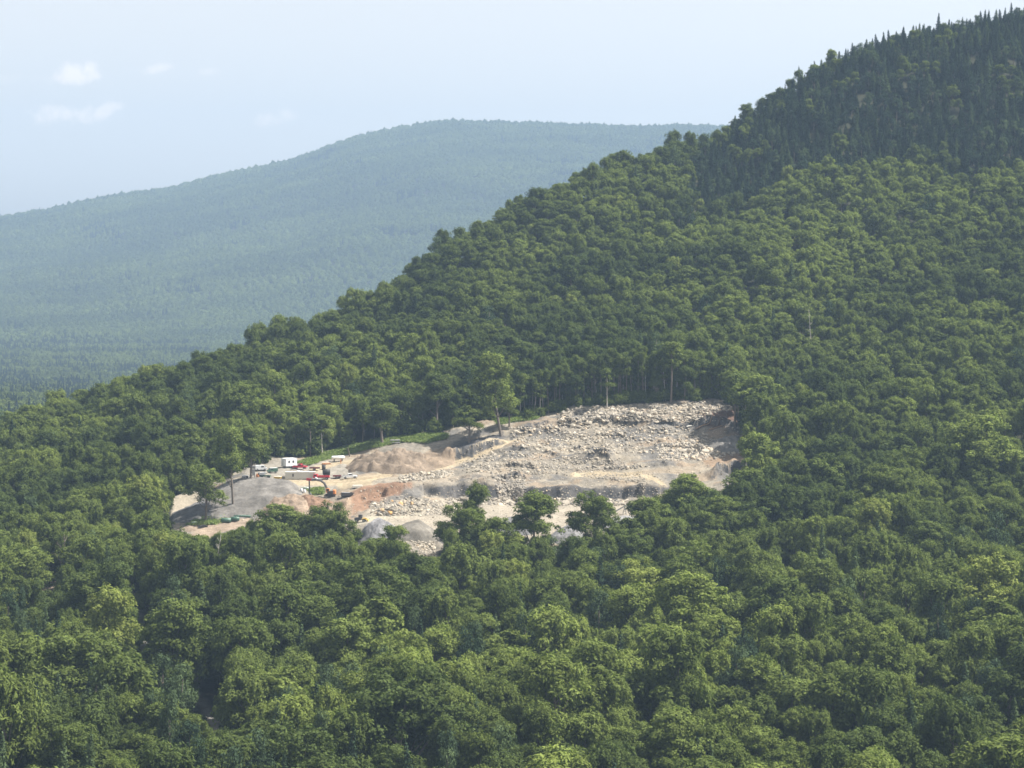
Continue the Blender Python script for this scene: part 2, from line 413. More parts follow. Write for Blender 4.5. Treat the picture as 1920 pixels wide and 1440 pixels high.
# ------------------------------------------------------------------ the ground sheet
qs = np.concatenate([np.arange(-600, 310, 15), np.arange(310, 1430, 3.2), np.arange(1430, 2500.1, 15)])
ys = np.concatenate([np.arange(60, 480, 30), np.arange(480, 765, 5), np.arange(765, 985, .7), np.arange(985, 1650, 6), np.arange(1650, 8900, 36)])
Q, Y = np.meshgrid(qs, ys, indexing='ij')
X = (Q - 960) / F * Y
WARP = (fbm(X / 7, X * 0 + 3, 3, 55) - .5) * 9 * sstep(835, 850, Y) * (1 - sstep(885, 905, Y)) * (Q > 790) * (Q < 1240)
Z = ground(X, Y + WARP)
U, V = proj(X, Y, ground0(X, Y))
inq = (V > upper(U) - 2) & (V < lower(U) + 40) & (Y > 740) & (Y < 1000)
inqf = inq.astype(float)

def poly_soft(poly, w=3.0):
    k = 0
    for dx, dy in ((0, 0), (w, 0), (-w, 0), (0, w * .6), (0, -w * .6)):
        k = k + inside(poly, U + dx + (fbm(X / 3, Y / 3, 2, 31) - .5) * 8, V + dy + (fbm(X / 3, Y / 3, 2, 37) - .5) * 4)
    return k / 5.0

SK = .55
soil = np.empty(Q.shape + (3,)); soil[:] = (.035, .037, .020)
def lay(mask, col):
    global soil
    soil = soil * (1 - mask[..., None]) + np.array(col) * SK * mask[..., None]
rub = fbm(X / 5, Y / 5, 4, 41)
lay(inqf, (.36, .32, .262))
lay(inqf * sstep(.5, .62, rub), (.47, .41, .32))
lay(inqf * sstep(.5, .64, fbm(X / 9, Y / 9, 4, 43)), (.245, .23, .21))
lay(inqf * sstep(.58, .66, fbm(X / 14 + 9, Y / 8, 4, 47)) * .7, (.47, .36, .25))
SAND = (.62, .51, .345)
lay(poly_soft([(455, 905), (465, 876), (530, 862), (600, 864), (668, 862), (668, 905), (600, 925), (520, 915)]) * inqf, (.44, .40, .335))
lay(band([(520, 904), (600, 905), (650, 902), (700, 897), (745, 887), (800, 880), (840, 871), (880, 858), (940, 838), (975, 826)], U, V, 5.5, 5) * inqf, SAND)
lay(band([(640, 908), (690, 903)], U, V, 9, 6) * inqf, SAND)
lay(band([(585, 880), (620, 873), (668, 865), (720, 852)], U, V, 4.5, 4) * inqf, SAND)
lay(band([(795, 837), (860, 818), (920, 800), (965, 795), (1020, 782), (1085, 769), (1150, 761), (1250, 757)], U, V, 3.2, 4) * inqf, (.50, .44, .35))
lay(band([(740, 905), (800, 906), (870, 898), (940, 892)], U, V, 5, 5) * inqf, (.48, .41, .32))
lay(band([(1075, 890), (1130, 889), (1210, 891), (1245, 912), (1238, 935), (1225, 950)], U, V, 5, 4) * inqf, SAND)
lay(band([(1210, 888), (1260, 885), (1310, 880), (1350, 868)], U, V, 5, 5) * inqf, (.50, .42, .32))
lay(poly_soft([(640, 950), (655, 928), (690, 912), (720, 910), (775, 908), (772, 926), (735, 938), (690, 955), (655, 968)]) * inqf, (.40, .25, .165))
lay(poly_soft([(590, 945), (640, 935), (660, 950), (660, 975), (590, 970)]) * inqf, (.46, .345, .245))
lay(poly_soft([(480, 940), (520, 922), (575, 930), (610, 932), (640, 940), (600, 975), (480, 978)]) * inqf, (.42, .33, .245))
for dy_ in (-1.6, 1.6):
    lay(band([(600, 903 + dy_), (650, 902 + dy_), (700, 897 + dy_), (745, 888 + dy_), (800, 881 + dy_), (870, 861 + dy_), (940, 839 + dy_)], U, V, .7, 1.2) * inqf * .6, (.40, .31, .2))
    lay(band([(1095, 889 + dy_), (1200, 890 + dy_), (1290, 883 + dy_)], U, V, .7, 1.2) * inqf * .6, (.42, .33, .22))
    lay(band([(690, 972 + dy_), (760, 966 + dy_), (900, 962 + dy_), (1100, 966 + dy_), (1190, 960 + dy_)], U, V, .8, 1.4) * inqf * .6, (.42, .35, .27))
lay(poly_soft([(583, 915), (603, 914), (607, 927), (582, 928)], 1) * inqf, (.2, .23, .10))
lay(poly_soft([(325, 938), (345, 925), (378, 920), (385, 935), (350, 955), (335, 985), (322, 985)]) * inqf, (.60, .52, .40))
lay(poly_soft([(335, 990), (420, 960), (470, 962), (470, 985), (380, 1010)]) * inqf, (.46, .36, .27))
lay(poly_soft([(676, 968), (700, 955), (760, 962), (830, 940), (985, 943), (1200, 943), (1190, 990), (940, 1020), (690, 1020)]) * inqf, (.52, .455, .36))
lay(band([(650, 985), (720, 968), (790, 962)], U, V, 5, 5) * inqf, (.60, .54, .42))
lay(poly_soft([(828, 843), (880, 828), (942, 812), (948, 822), (905, 843), (870, 856), (840, 866)]) * inqf, (.17, .165, .17))
lay(poly_soft([(1285, 800), (1330, 775), (1380, 768), (1386, 800), (1350, 808), (1320, 800)]) * inqf, (.20, .13, .095))
lay(poly_soft([(1310, 856), (1370, 846), (1400, 850), (1390, 875), (1330, 880)]) * inqf, (.44, .32, .22))
grass_poly = [(558, 868), (600, 853), (650, 838), (720, 822), (800, 813), (838, 814), (836, 822), (800, 830), (752, 828), (700, 840), (655, 851), (610, 862), (580, 872)]
lay(poly_soft(grass_poly, 2) * (Y < 1010) * (Y > 860), (.23, .26, .11))
lay(poly_soft([(925, 788), (960, 780), (1012, 776), (1010, 786), (960, 794), (935, 798)], 2) * (Y < 1010) * (Y > 860), (.2, .23, .10))
# steep faces towards the camera: streaked grey rock, darkened in colour as if shaded
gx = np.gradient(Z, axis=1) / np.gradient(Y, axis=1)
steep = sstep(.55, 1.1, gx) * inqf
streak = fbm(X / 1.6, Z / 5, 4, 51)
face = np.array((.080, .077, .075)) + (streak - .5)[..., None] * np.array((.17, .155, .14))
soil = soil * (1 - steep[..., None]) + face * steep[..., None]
# forest track, lower left
TRACK = [at(262, 1150, fn=ground), at(275, 1205, fn=ground), at(320, 1262, fn=ground), at(385, 1325, fn=ground), at(420, 1395, fn=ground), at(470, 1480, y0=430, fn=ground)]
TRK = [(p.x, p.y) for p in TRACK]
trk = band(TRK, X, Y, 1.5, 2.0)
lay(trk * (Y < 760), (.34, .32, .28))
clr = at(97, 1098, fn=ground)
lay((1 - sstep(3, 6, np.hypot(X - clr.x, Y - clr.y))), (.48, .38, .28))
# relief of the quarry surface
road = np.clip((soil[..., 0] / SK - .45) / .1, 0, 1)
rough = inqf * (1 - .85 * road)
Z = Z + rough * ((fbm(X / 4.5, Y / 3.5, 4, 61, .6) - .5) * 2.3 + (fbm(X / 14, Y / 14, 2, 67) - .5) * 2.6)
REDZ = inside([(640, 955), (650, 925), (690, 908), (778, 903), (778, 932), (700, 962)], U, V)
def ledge(line, h, back=7.0):
    """a broken scarp facing the valley, with its bench fading out behind"""
    global Z
    P_ = [at(a, b) for a, b in line]; xs = np.array([p.x for p in P_]); yl = np.array([p.y for p in P_])
    o_ = np.argsort(xs); xs = xs[o_]; yl = yl[o_]
    yy = np.interp(X, xs, yl) + (fbm(X / 3.2, X * 0 + h, 3, int(h * 100)) - .5) * 5
    d = Y - yy
    w = sstep(xs[0] - 3, xs[0] + 4, X) * (1 - sstep(xs[-1] - 4, xs[-1] + 3, X))
    Z = Z + h * w * np.where(d > 0, np.exp(-np.maximum(d, 0) / back), np.exp(np.minimum(d, 0) / .35)) * (.6 + .8 * vnoise(X / 5, X * 0, 71))
    return w
for line, h in (([(1045, 803), (1075, 799), (1120, 792), (1190, 794), (1215, 792)], 2.6), ([(985, 817), (1010, 814), (1040, 808)], 1.5),
                ([(1088, 868), (1115, 860), (1140, 864), (1155, 874)], 2.4), ([(1072, 845), (1100, 841), (1118, 846)], 2.0), ([(1215, 802), (1260, 799), (1290, 805)], 1.6),
                ([(1285, 803), (1330, 799), (1385, 808)], 2.4), ([(1335, 897), (1360, 884), (1395, 872)], 3.2), ([(890, 883), (960, 876), (1010, 879)], 1.2),
                ([(845, 903), (905, 899), (985, 895)], 1.6), ([(950, 826), (985, 813), (1040, 799)], 1.5), ([(1225, 844), (1275, 840), (1320, 846)], 1.6),
                ([(828, 868), (880, 856), (945, 834)], 3.4), ([(1060, 822), (1130, 817), (1200, 822)], 1.3), ([(930, 850), (990, 846), (1060, 852)], 1.1),
                ([(1130, 882), (1200, 880), (1290, 872)], 1.0), ([(690, 970), (740, 966), (795, 960)], 1.7), ([(690, 949), (740, 941), (790, 936)], 1.5), ([(640, 952), (690, 938), (772, 930)], 2.2)):
    ledge(line, h * 1.25)
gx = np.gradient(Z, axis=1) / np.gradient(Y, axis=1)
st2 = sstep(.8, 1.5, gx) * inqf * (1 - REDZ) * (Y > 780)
soil = soil * (1 - st2[..., None]) + face * st2[..., None]  # ledge fronts take the same darkened colour for their shadow lines
def bump(px, row, rx, ry, h, rot=0.0):
    global Z
    c = at(px, row); dx = X - c.x; dy = Y - c.y
    a = math.cos(rot) * dx + math.sin(rot) * dy; b_ = -math.sin(rot) * dx + math.cos(rot) * dy
    Z = Z + h * np.exp(-((a / rx) ** 2 + (b_ / ry) ** 2))
# hummocks, hollows and ledges of the worked ground
for (px, row, rx, ry, h) in ((1103, 835, 5, 3.2, -2.2), (1110, 868, 10, 3, -1.5), (1115, 858, 12, 3, 1.9), (1045, 812, 6, 2.5, 1.3), (1180, 793, 14, 3, 1.6), (1180, 800, 13, 1.8, -1.6),
                             (1320, 826, 8, 3, -1.5), (1360, 815, 8, 3, 2.0), (1290, 845, 10, 3, 1.2), (1378, 884, 5, 5, -3.0), (1340, 893, 8, 3, 2.2), (1310, 790, 10, 2.0, -1.5),
                             (1340, 780, 12, 2.0, 1.4), (960, 855, 12, 4, 1.2), (1000, 840, 8, 3, 1.3), (860, 885, 12, 3, 1.0), (780, 905, 14, 2, .9), (960, 905, 6, 2.5, 1.6),
                             (905, 908, 8, 2, 1.5), (1070, 905, 16, 3.5, -1.2), (1150, 900, 12, 3, -1.0), (1100, 917, 12, 1.5, .9), (1190, 930, 5, 5, 1.2), (765, 932, 8, 3, 1.2), (800, 948, 7, 3, 1.5),
                             (540, 935, 8, 4, 2.0), (570, 945, 6, 3, 1.4), (510, 950, 7, 3, 1.5), (640, 948, 6, 3, 1.0), (700, 925, 10, 2.5, 1.0), (760, 958, 7, 2, 1.2), (790, 1020, 8, 4, 1.5), (1225, 805, 8, 3, 1.3)):
    bump(px, row, rx, ry, h)
nq, ny = Q.shape
idx = np.arange(nq * ny).reshape(nq, ny)
faces = np.stack([idx[:-1, :-1].ravel(), idx[1:, :-1].ravel(), idx[1:, 1:].ravel(), idx[:-1, 1:].ravel()], 1)
rgba = np.concatenate([np.clip(soil, .005, 1), np.ones(soil.shape[:2] + (1,))], 2).astype(np.float32)
gme = mesh_np('ground', np.stack([X.ravel(), Y.ravel(), Z.ravel()], 1), faces, [GM], True, {'soil': ('FLOAT_COLOR', 'POINT', rgba.reshape(-1, 4))})
tag(link('ground', gme), kind='structure')
# sampler of the finished surface in the quarry window
def surf(x, y):
    q = 960 + F * np.asarray(x, float) / np.asarray(y, float)
    i = np.clip(np.searchsorted(qs, q) - 1, 0, nq - 2); j = np.clip(np.searchsorted(ys, y) - 1, 0, ny - 2)
    fq = (q - qs[i]) / (qs[i + 1] - qs[i]); fy = (y - ys[j]) / (ys[j + 1] - ys[j])
    return (Z[i, j] * (1 - fq) + Z[i + 1, j] * fq) * (1 - fy) + (Z[i, j + 1] * (1 - fq) + Z[i + 1, j + 1] * fq) * fy
def spot(px, row):
    p = at(px, row, 700, 1100, fn=surf); p.z = float(surf(p.x, p.y)); return p
def pts_at(pxs, rows):
    return np.array([at(a, b, 700, 1100, fn=surf) for a, b in zip(pxs, rows)])

# ------------------------------------------------------------------ heaps of gravel and soil
def heap(name, label, cat, px, row, rx, ry, h, col, rough=.25, flat=.0, skew=0.0, seed=0, rot=0.0, freq=2.2, lumps=0.0):
    c = spot(px, row); n = 64
    a = np.linspace(-1.15, 1.15, n); A, B = np.meshgrid(a, a, indexing='ij')
    r = np.hypot(A, B)
    wob = 1 + (fbm(A * 2 + 5, B * 2 + 3, 3, seed) - .5) * .35
    prof = np.clip(1 - np.power(np.clip(r / wob, 0, 1.2), 1.25 if flat == 0 else 2.2), -.12, 1)
    prof = np.where(prof > 0, prof, prof * 3)
    if flat: prof = np.minimum(prof, 1 - flat) / (1 - flat)
    lx = A * rx + skew * prof * rx; ly = B * ry
    x = c.x + lx * math.cos(rot) - ly * math.sin(rot); y = c.y + lx * math.sin(rot) + ly * math.cos(rot)
    z = surf(x, y) + h * prof - .25 + rough * (fbm(x / freq, y / freq, 4, seed + 3) - .5) * 2 * np.clip(prof * 4, 0, 1)
    if lumps: z = z + lumps * np.abs(fbm(x / 4.5, y / 4.5, 4, seed + 9) - .5) * 3.2 * np.clip(prof * 3, 0, 1)
    me_c = np.ones((n, n, 4), np.float32); me_c[..., :3] = np.array(col) * .54
    t = (fbm(x / 4, y / 4, 3, seed + 5) - .5)[..., None]
    me_c[..., :3] *= 1 + t * .9
    id_ = np.arange(n * n).reshape(n, n)
    f = np.stack([id_[:-1, :-1].ravel(), id_[1:, :-1].ravel(), id_[1:, 1:].ravel(), id_[:-1, 1:].ravel()], 1)
    keep = (r[:-1, :-1] < 1.16).ravel()
    v = np.stack([(x - c.x).ravel(), (y - c.y).ravel(), (z - c.z).ravel()], 1)
    o = link(name, mesh_np(name, v, f[keep], [GM], True, {'soil': ('FLOAT_COLOR', 'POINT', me_c.reshape(-1, 4))}), loc=c)
    return tag(o, label, cat)
heap('gravel_mound', 'long smooth grey crushed gravel slope at the left end of the quarry', 'gravel mound', 462, 934, 23, 25, 3.0, (.29, .27, .245), .12, seed=3, flat=.12)
heap('gravel_mound', 'low dark grey gravel heap beside the pale sand at the far left of the quarry', 'gravel mound', 372, 962, 12, 14, 3.4, (.235, .23, .225), .12, seed=5)
heap('soil_mound', 'large brown lumpy soil mound beyond the white pickup', 'soil mound', 736, 880, 19, 17, 6.4, (.35, .275, .205), .8, seed=7, lumps=2.8)
heap('soil_mound', 'smaller light brown soil mound against the dark grey bank', 'soil mound', 800, 872, 11, 12, 4.8, (.37, .285, .205), .3, seed=9, lumps=.4)
heap('gravel_mound', 'lavender grey heap of coarse crushed rock in front of the small loader', 'gravel mound', 708, 1000, 8.5, 9, 4.6, (.37, .36, .365), .5, seed=11, lumps=1.0, freq=1.2)
heap('gravel_mound', 'smooth brown grey gravel dome right of the lavender grey heap', 'gravel mound', 785, 1005, 9.5, 11, 6.0, (.29, .265, .225), .08, seed=13)
heap('gravel_mound', 'grey gravel heap in the pit behind the round crowned tree', 'gravel mound', 962, 992, 9, 10, 4.6, (.33, .325, .32), .12, seed=15)
heap('gravel_mound', 'pale grey gravel heap in the pit between the two round crowned trees', 'gravel mound', 1068, 1008, 7, 9, 4.8, (.42, .41, .41), .12, seed=17)
heap('gravel_mound', 'light grey gravel heap beside the conveyor in the pit', 'gravel mound', 1172, 985, 10, 10, 3.6, (.42, .41, .40), .15, seed=19)
heap('soil_mound', 'low tan spoil heap between excavator bucket and gravel slope', 'soil mound', 535, 955, 11, 9, 3.4, (.42, .32, .235), .5, seed=21, lumps=1.0)
heap('soil_mound', 'reddish brown spoil heap under the excavator bucket', 'soil mound', 590, 945, 8, 6, 2.6, (.36, .23, .155), .5, seed=23, lumps=.8)
heap('scree_mound', 'heap of tumbled pale blast rock at the right rim of the quarry', 'scree mound', 1372, 838, 11, 10, 4.0, (.36, .34, .31), .7, seed=25, lumps=1.2, freq=1.6)

# ------------------------------------------------------------------ crowns and trees
def leaf_cloud(cent, nrm, size, seed, jitter=.55, thin=.36, upr=False):
    """one small rhombic leaf spray per centre, oriented round nrm"""
    g = np.random.default_rng(seed); n = len(cent)
    nn = nrm + g.normal(0, jitter, (n, 3)); nn /= np.linalg.norm(nn, axis=1)[:, None] + 1e-9
    a = np.cross(nn, g.normal(0, 1, (n, 3))); a /= np.linalg.norm(a, axis=1)[:, None] + 1e-9
    if upr:
        a = a * .35 + np.array((0, 0, 1.0)) + g.normal(0, .25, (n, 3)); a -= nn * (a * nn).sum(1)[:, None]; a /= np.linalg.norm(a, axis=1)[:, None] + 1e-9
    b = np.cross(nn, a); s = (size * g.uniform(.6, 1.3, n))[:, None]
    bend = nn * s * g.uniform(-.25, .25, n)[:, None]
    v = np.stack([cent - a * s * .55, cent - b * s * thin + bend, cent + a * s * .55, cent + b * s * thin + bend], 1).reshape(-1, 3)
    f = np.arange(n * 4).reshape(n, 4)
    return v, f

def tube_np(pts, rad, n=5):
    m = MB().tube(pts, rad, n, cap=False)
    return np.array([tuple(p) for p in m.v]), np.array(m.f)

def crown_broad(seed, R_=4.6, H=11.0, base=5.0, nl=9, nc=95, per=86, leaf=.38, flat=.85, up=.3, rcs=1.0, thin=.36):
    """crown of lobes > leaf clumps > leaf sprays, spread through a domed volume"""
    g = np.random.default_rng(seed)
    lobes = []
    for i in range(nl):
        t = g.uniform(0, 1) if i else 1
        ang = i * 2.4 + g.uniform(-.4, .4)
        zz = base + H * (.25 + .62 * t)
        w = R_ * (1 - .75 * max(0, t - .35)) * g.uniform(.35, .68)
        lobes.append((math.cos(ang) * w * (1 if i else .1), math.sin(ang) * w * (1 if i else .1), zz, R_ * g.uniform(.36, .55)))
    C = []; N = []; S = []; G = []
    for k in range(nc):
        lx, ly, lz, lr = lobes[k % nl]
        d = g.normal(0, 1, 3); d[2] = d[2] * .8 + up; d /= np.linalg.norm(d)
        rr_ = lr * g.uniform(.72, 1.08)
        c = np.array((lx, ly, lz)) + d * rr_ * np.array((1, 1, .85))
        if c[2] < base * .8: continue
        rc = g.uniform(.62, 1.25) * rcs
        n = int(per * rc)
        e = g.normal(0, 1, (n, 3)); e[:, 2] = e[:, 2] * .8 + .25; e /= np.linalg.norm(e, axis=1)[:, None]
        rad = rc * g.uniform(.45, 1.05, n)[:, None]
        C.append(c + e * rad * np.array((1, 1, flat))); N.append(e * .9 + d * .4 + np.array((0, 0, .55)))
        S.append(np.full(n, leaf)); G.append(np.full(n, g.uniform(.78, 1.22)))
    C = np.concatenate(C); N = np.concatenate(N); S = np.concatenate(S); G = np.concatenate(G)
    v, f = leaf_cloud(C, N, S, seed + 1, thin=thin, upr=thin < .3)
    var = np.clip(G * g.uniform(.8, 1.2, len(G)), .4, 1.7)
    return v, f, var, lobes

def trunk_broad(seed, lobes, base, r=.22, bend=.5):
    g = np.random.default_rng(seed); V_ = []; F_ = []; n0 = 0
    top = max(l[2] for l in lobes)
    b = g.uniform(-bend, bend, 2)
    pts = [(b[0] * math.sin(t * 3) * .6, b[1] * math.sin(t * 2.5) * .6, -1.0 + (top + .5) * t) for t in np.linspace(0, 1, 7)]
    rad = [r * 1.35 * (1 - .85 * t) + .03 for t in np.linspace(0, 1, 7)]
    parts = [(pts, rad)]
    for lx, ly, lz, lr in lobes[1:]:
        t = min(.85, max(.3, (lz - lr * 1.5) / top))
        p0 = np.array([np.interp(t, np.linspace(0, 1, 7), [p[i] for p in pts]) for i in range(3)])
        p1 = np.array((lx, ly, lz)); mid = (p0 + p1) / 2 + np.array((0, 0, -.5))
        parts.append(([tuple(p0), tuple(mid), tuple(p1)], [r * .5, r * .33, .04]))
    for p, q in parts:
        v, f = tube_np(p, q, 6); V_.append(v); F_.append(f + n0); n0 += len(v)
    return np.concatenate(V_), np.concatenate(F_)

def crown_spruce(seed, H=11, R_=2.1, base=1.2, leaf=.36):
    g = np.random.default_rng(seed); C = []; N = []; G = []
    z = base
    while z < H - .2:
        t = (z - base) / (H - base); rad = R_ * (1 - t) ** .85 * g.uniform(.8, 1.15) + .12
        nb = max(4, int(4 + rad * 3.2))
        a0 = g.uniform(0, 6.28)
        for k in range(nb):
            a = a0 + 6.283 * k / nb + g.uniform(-.25, .25); L = rad * g.uniform(.7, 1.15)
            m = max(5, int(L * 13)); s = g.uniform(.1, 1, m)
            w = g.normal(0, .14 + .08 * L, m) * (1.1 - s * .5)
            c = np.stack([np.cos(a) * s * L - np.sin(a) * w, np.sin(a) * s * L + np.cos(a) * w, z - .34 * s * L + g.normal(0, .07, m)], 1)
            C.append(c); N.append(np.tile((math.cos(a) * .4, math.sin(a) * .4, 1.0), (m, 1))); G.append(np.full(m, g.uniform(.75, 1.25)))
        z += .52 * (1 - .4 * t)
    C.append(np.stack([np.zeros(8), np.zeros(8), np.linspace(H - .7, H + .3, 8)], 1)); N.append(np.tile((1., 0, .3), (8, 1))); G.append(np.ones(8))
    C = np.concatenate(C); N = np.concatenate(N); G = np.concatenate(G)
    v, f = leaf_cloud(C, N, np.full(len(C), leaf), seed + 1, .55)
    return v, f, np.clip(G * g.uniform(.8, 1.2, len(G)), .4, 1.6)

class Proto: pass
PROTOS = []
def proto(kind, cv, cf, var, tv, tf, leafm, barkm, R_, top):
    p = Proto(); p.kind = kind; p.R = R_; p.top = top
    p.crown = mesh_np(kind + '_crown', cv, cf, [leafm], False, {'leafvar': ('FLOAT', 'FACE', var.astype(np.float32))})
    p.trunk = mesh_np(kind + '_trunk', tv, tf, [barkm], True)
    allv = np.concatenate([cv, tv]); allf = np.concatenate([cf, tf + len(cv)])
    p.full = mesh_np(kind, allv, allf, [leafm, barkm], False, {'leafvar': ('FLOAT', 'FACE', np.concatenate([var, np.ones(len(tf))]).astype(np.float32))},
                     np.concatenate([np.zeros(len(cf)), np.ones(len(tf))]))
    PROTOS.append(p); return p

def make_broad(kind, seed, barkm=BARK, r=.22, **k):
    v, f, var, lobes = crown_broad(seed, **k)
    tv, tf = trunk_broad(seed + 2, lobes, 0, r)
    hr = float(np.percentile(np.hypot(v[:, 0], v[:, 1]), 96)); top = float(np.percentile(v[:, 2], 99.6))
    return proto(kind, v, f, var, tv, tf, LEAF, barkm, hr, top)

BROAD = [make_broad('broadleaf_tree', 100, R_=4.8, H=11.0, base=3.2, nl=12, nc=140),
         make_broad('broadleaf_tree', 110, R_=5.6, H=11.0, base=3.4, nl=15, nc=185),
         make_broad('broadleaf_tree', 120, R_=3.9, H=12.0, base=3.0, nl=11, nc=120),
         make_broad('broadleaf_tree', 130, R_=4.4, H=13.0, base=2.6, nl=13, nc=150, flat=.95),
         make_broad('broadleaf_tree', 140, R_=5.2, H=10.0, base=3.6, nl=14, nc=160, up=.45),
         make_broad('broadleaf_tree', 150, R_=3.4, H=10.5, base=3.2, nl=10, nc=96, flat=1.0),
         make_broad('broadleaf_tree', 160, R_=4.9, H=12.0, base=2.8, nl=10, nc=120, per=62),
         make_broad('broadleaf_tree', 180, R_=4.6, H=12.5, base=3.0, nl=13, nc=170, per=74, leaf=.56, flat=1.7, rcs=.8, thin=.2, up=.5),
         make_broad('broadleaf_tree', 190, R_=3.8, H=11.5, base=2.8, nl=10, nc=130, per=74, leaf=.54, flat=1.6, rcs=.8, thin=.2, up=.5),
         make_broad('broadleaf_tree', 220, R_=4.4, H=14.0, base=2.4, nl=15, nc=190, per=72, leaf=.58, flat=2.0, rcs=.75, thin=.17, up=.7),
         make_broad('broadleaf_tree', 230, R_=5.2, H=11.5, base=2.8, nl=16, nc=190, per=68, leaf=.6, flat=1.5, rcs=.7, thin=.18, up=.6),
         make_broad('broadleaf_tree', 170, R_=4.2, H=10.0, base=3.4, nl=12, nc=125, leaf=.5)]
ASPEN = [make_broad('slender_tree', 200 + 10 * i, barkm=PALEBARK if i % 2 else BARK, r=.13, R_=2.2, H=8.5 + i, base=7.5 - .5 * i, nl=7, nc=48, per=50, leaf=.4) for i in range(3)]
def make_spruce(seed, H, R_):
    v, f, var = crown_spruce(seed, H, R_)
    tv, tf = tube_np([(0, 0, -1), (0, 0, H * .5), (0, 0, H - .3)], [.2, .13, .03], 6)
    return proto('spruce_tree', v, f, var, tv, tf, NEEDLE, BARK, R_, H)
SPRUCE = [make_spruce(300, 11, 2.9), make_spruce(310, 13, 3.0), make_spruce(320, 9, 2.6), make_spruce(330, 12, 2.3)]
PINE = []
for sd_, R__, H__ in ((340, 2.9, 8.5), (350, 2.4, 9.5), (360, 3.2, 7.5)):
    v, f, var, lobes = crown_broad(sd_, R_=R__, H=H__, base=1.6, nl=8, nc=64, per=64, leaf=.36, flat=1.3, up=.5, rcs=.8, thin=.25)
    tv, tf = trunk_broad(sd_ + 2, lobes, 0, .18)
    PINE.append(proto('pine_tree', v, f, var, tv, tf, NEEDLE, BARK, R__, float(np.percentile(v[:, 2], 99.6))))
for i, p in enumerate(PROTOS): p.i = i

def place_tree(p, x, y, z, s, sz, rot, tone, name, label, cat, group=None, lean=(0, 0), ax=1.0):
    e = link(name, None, loc=(x, y, z), rot=(lean[0], lean[1], rot)); e.scale = (s * ax, s / ax, sz); e.empty_display_size = 1
    tag(e, label, cat, group)
    c = link('crown', p.crown, e); c['tone'] = float(tone)
    link('trunk', p.trunk, e)
    return e

def cumul(u, n): return u * n
CONIFER_ZONE = [(1290, 395), (1300, 330), (1318, 280), (1400, 235), (1480, 150), (1700, 20), (1900, -60), (2300, -100), (2300, 330), (1920, 345), (1800, 330), (1700, 310), (1560, 330), (1480, 345), (1400, 395), (1350, 400)]
PEEKS = [(a, b, hw, at(a, b, fn=ground).y) for a, b, hw in ((97, 1098, 14), (268, 1188, 7), (262, 1203, 7), (374, 1302, 8), (386, 1320, 8), (400, 1340, 8), (418, 1352, 7))]
def blocks(px, y, rpx, top):
    return any(y < py_ + 2 and py_ - y < 120 and abs(px - a) < rpx * .68 + hw * .6 and top < b + 2 for a, b, hw, py_ in PEEKS)
cand = []          # x, y, radius, type
grid = {}
def free(x, y, r):
    gx_, gy_ = int(x // 8), int(y // 8)
    for i in range(gx_ - 1, gx_ + 2):
        for j in range(gy_ - 1, gy_ + 2):
            for (a, b, c) in grid.get((i, j), ()):
                if (a - x) ** 2 + (b - y) ** 2 < (.64 * (r + c)) ** 2: return False
    return True
def claim(x, y, r): grid.setdefault((int(x // 8), int(y // 8)), []).append((x, y, r))

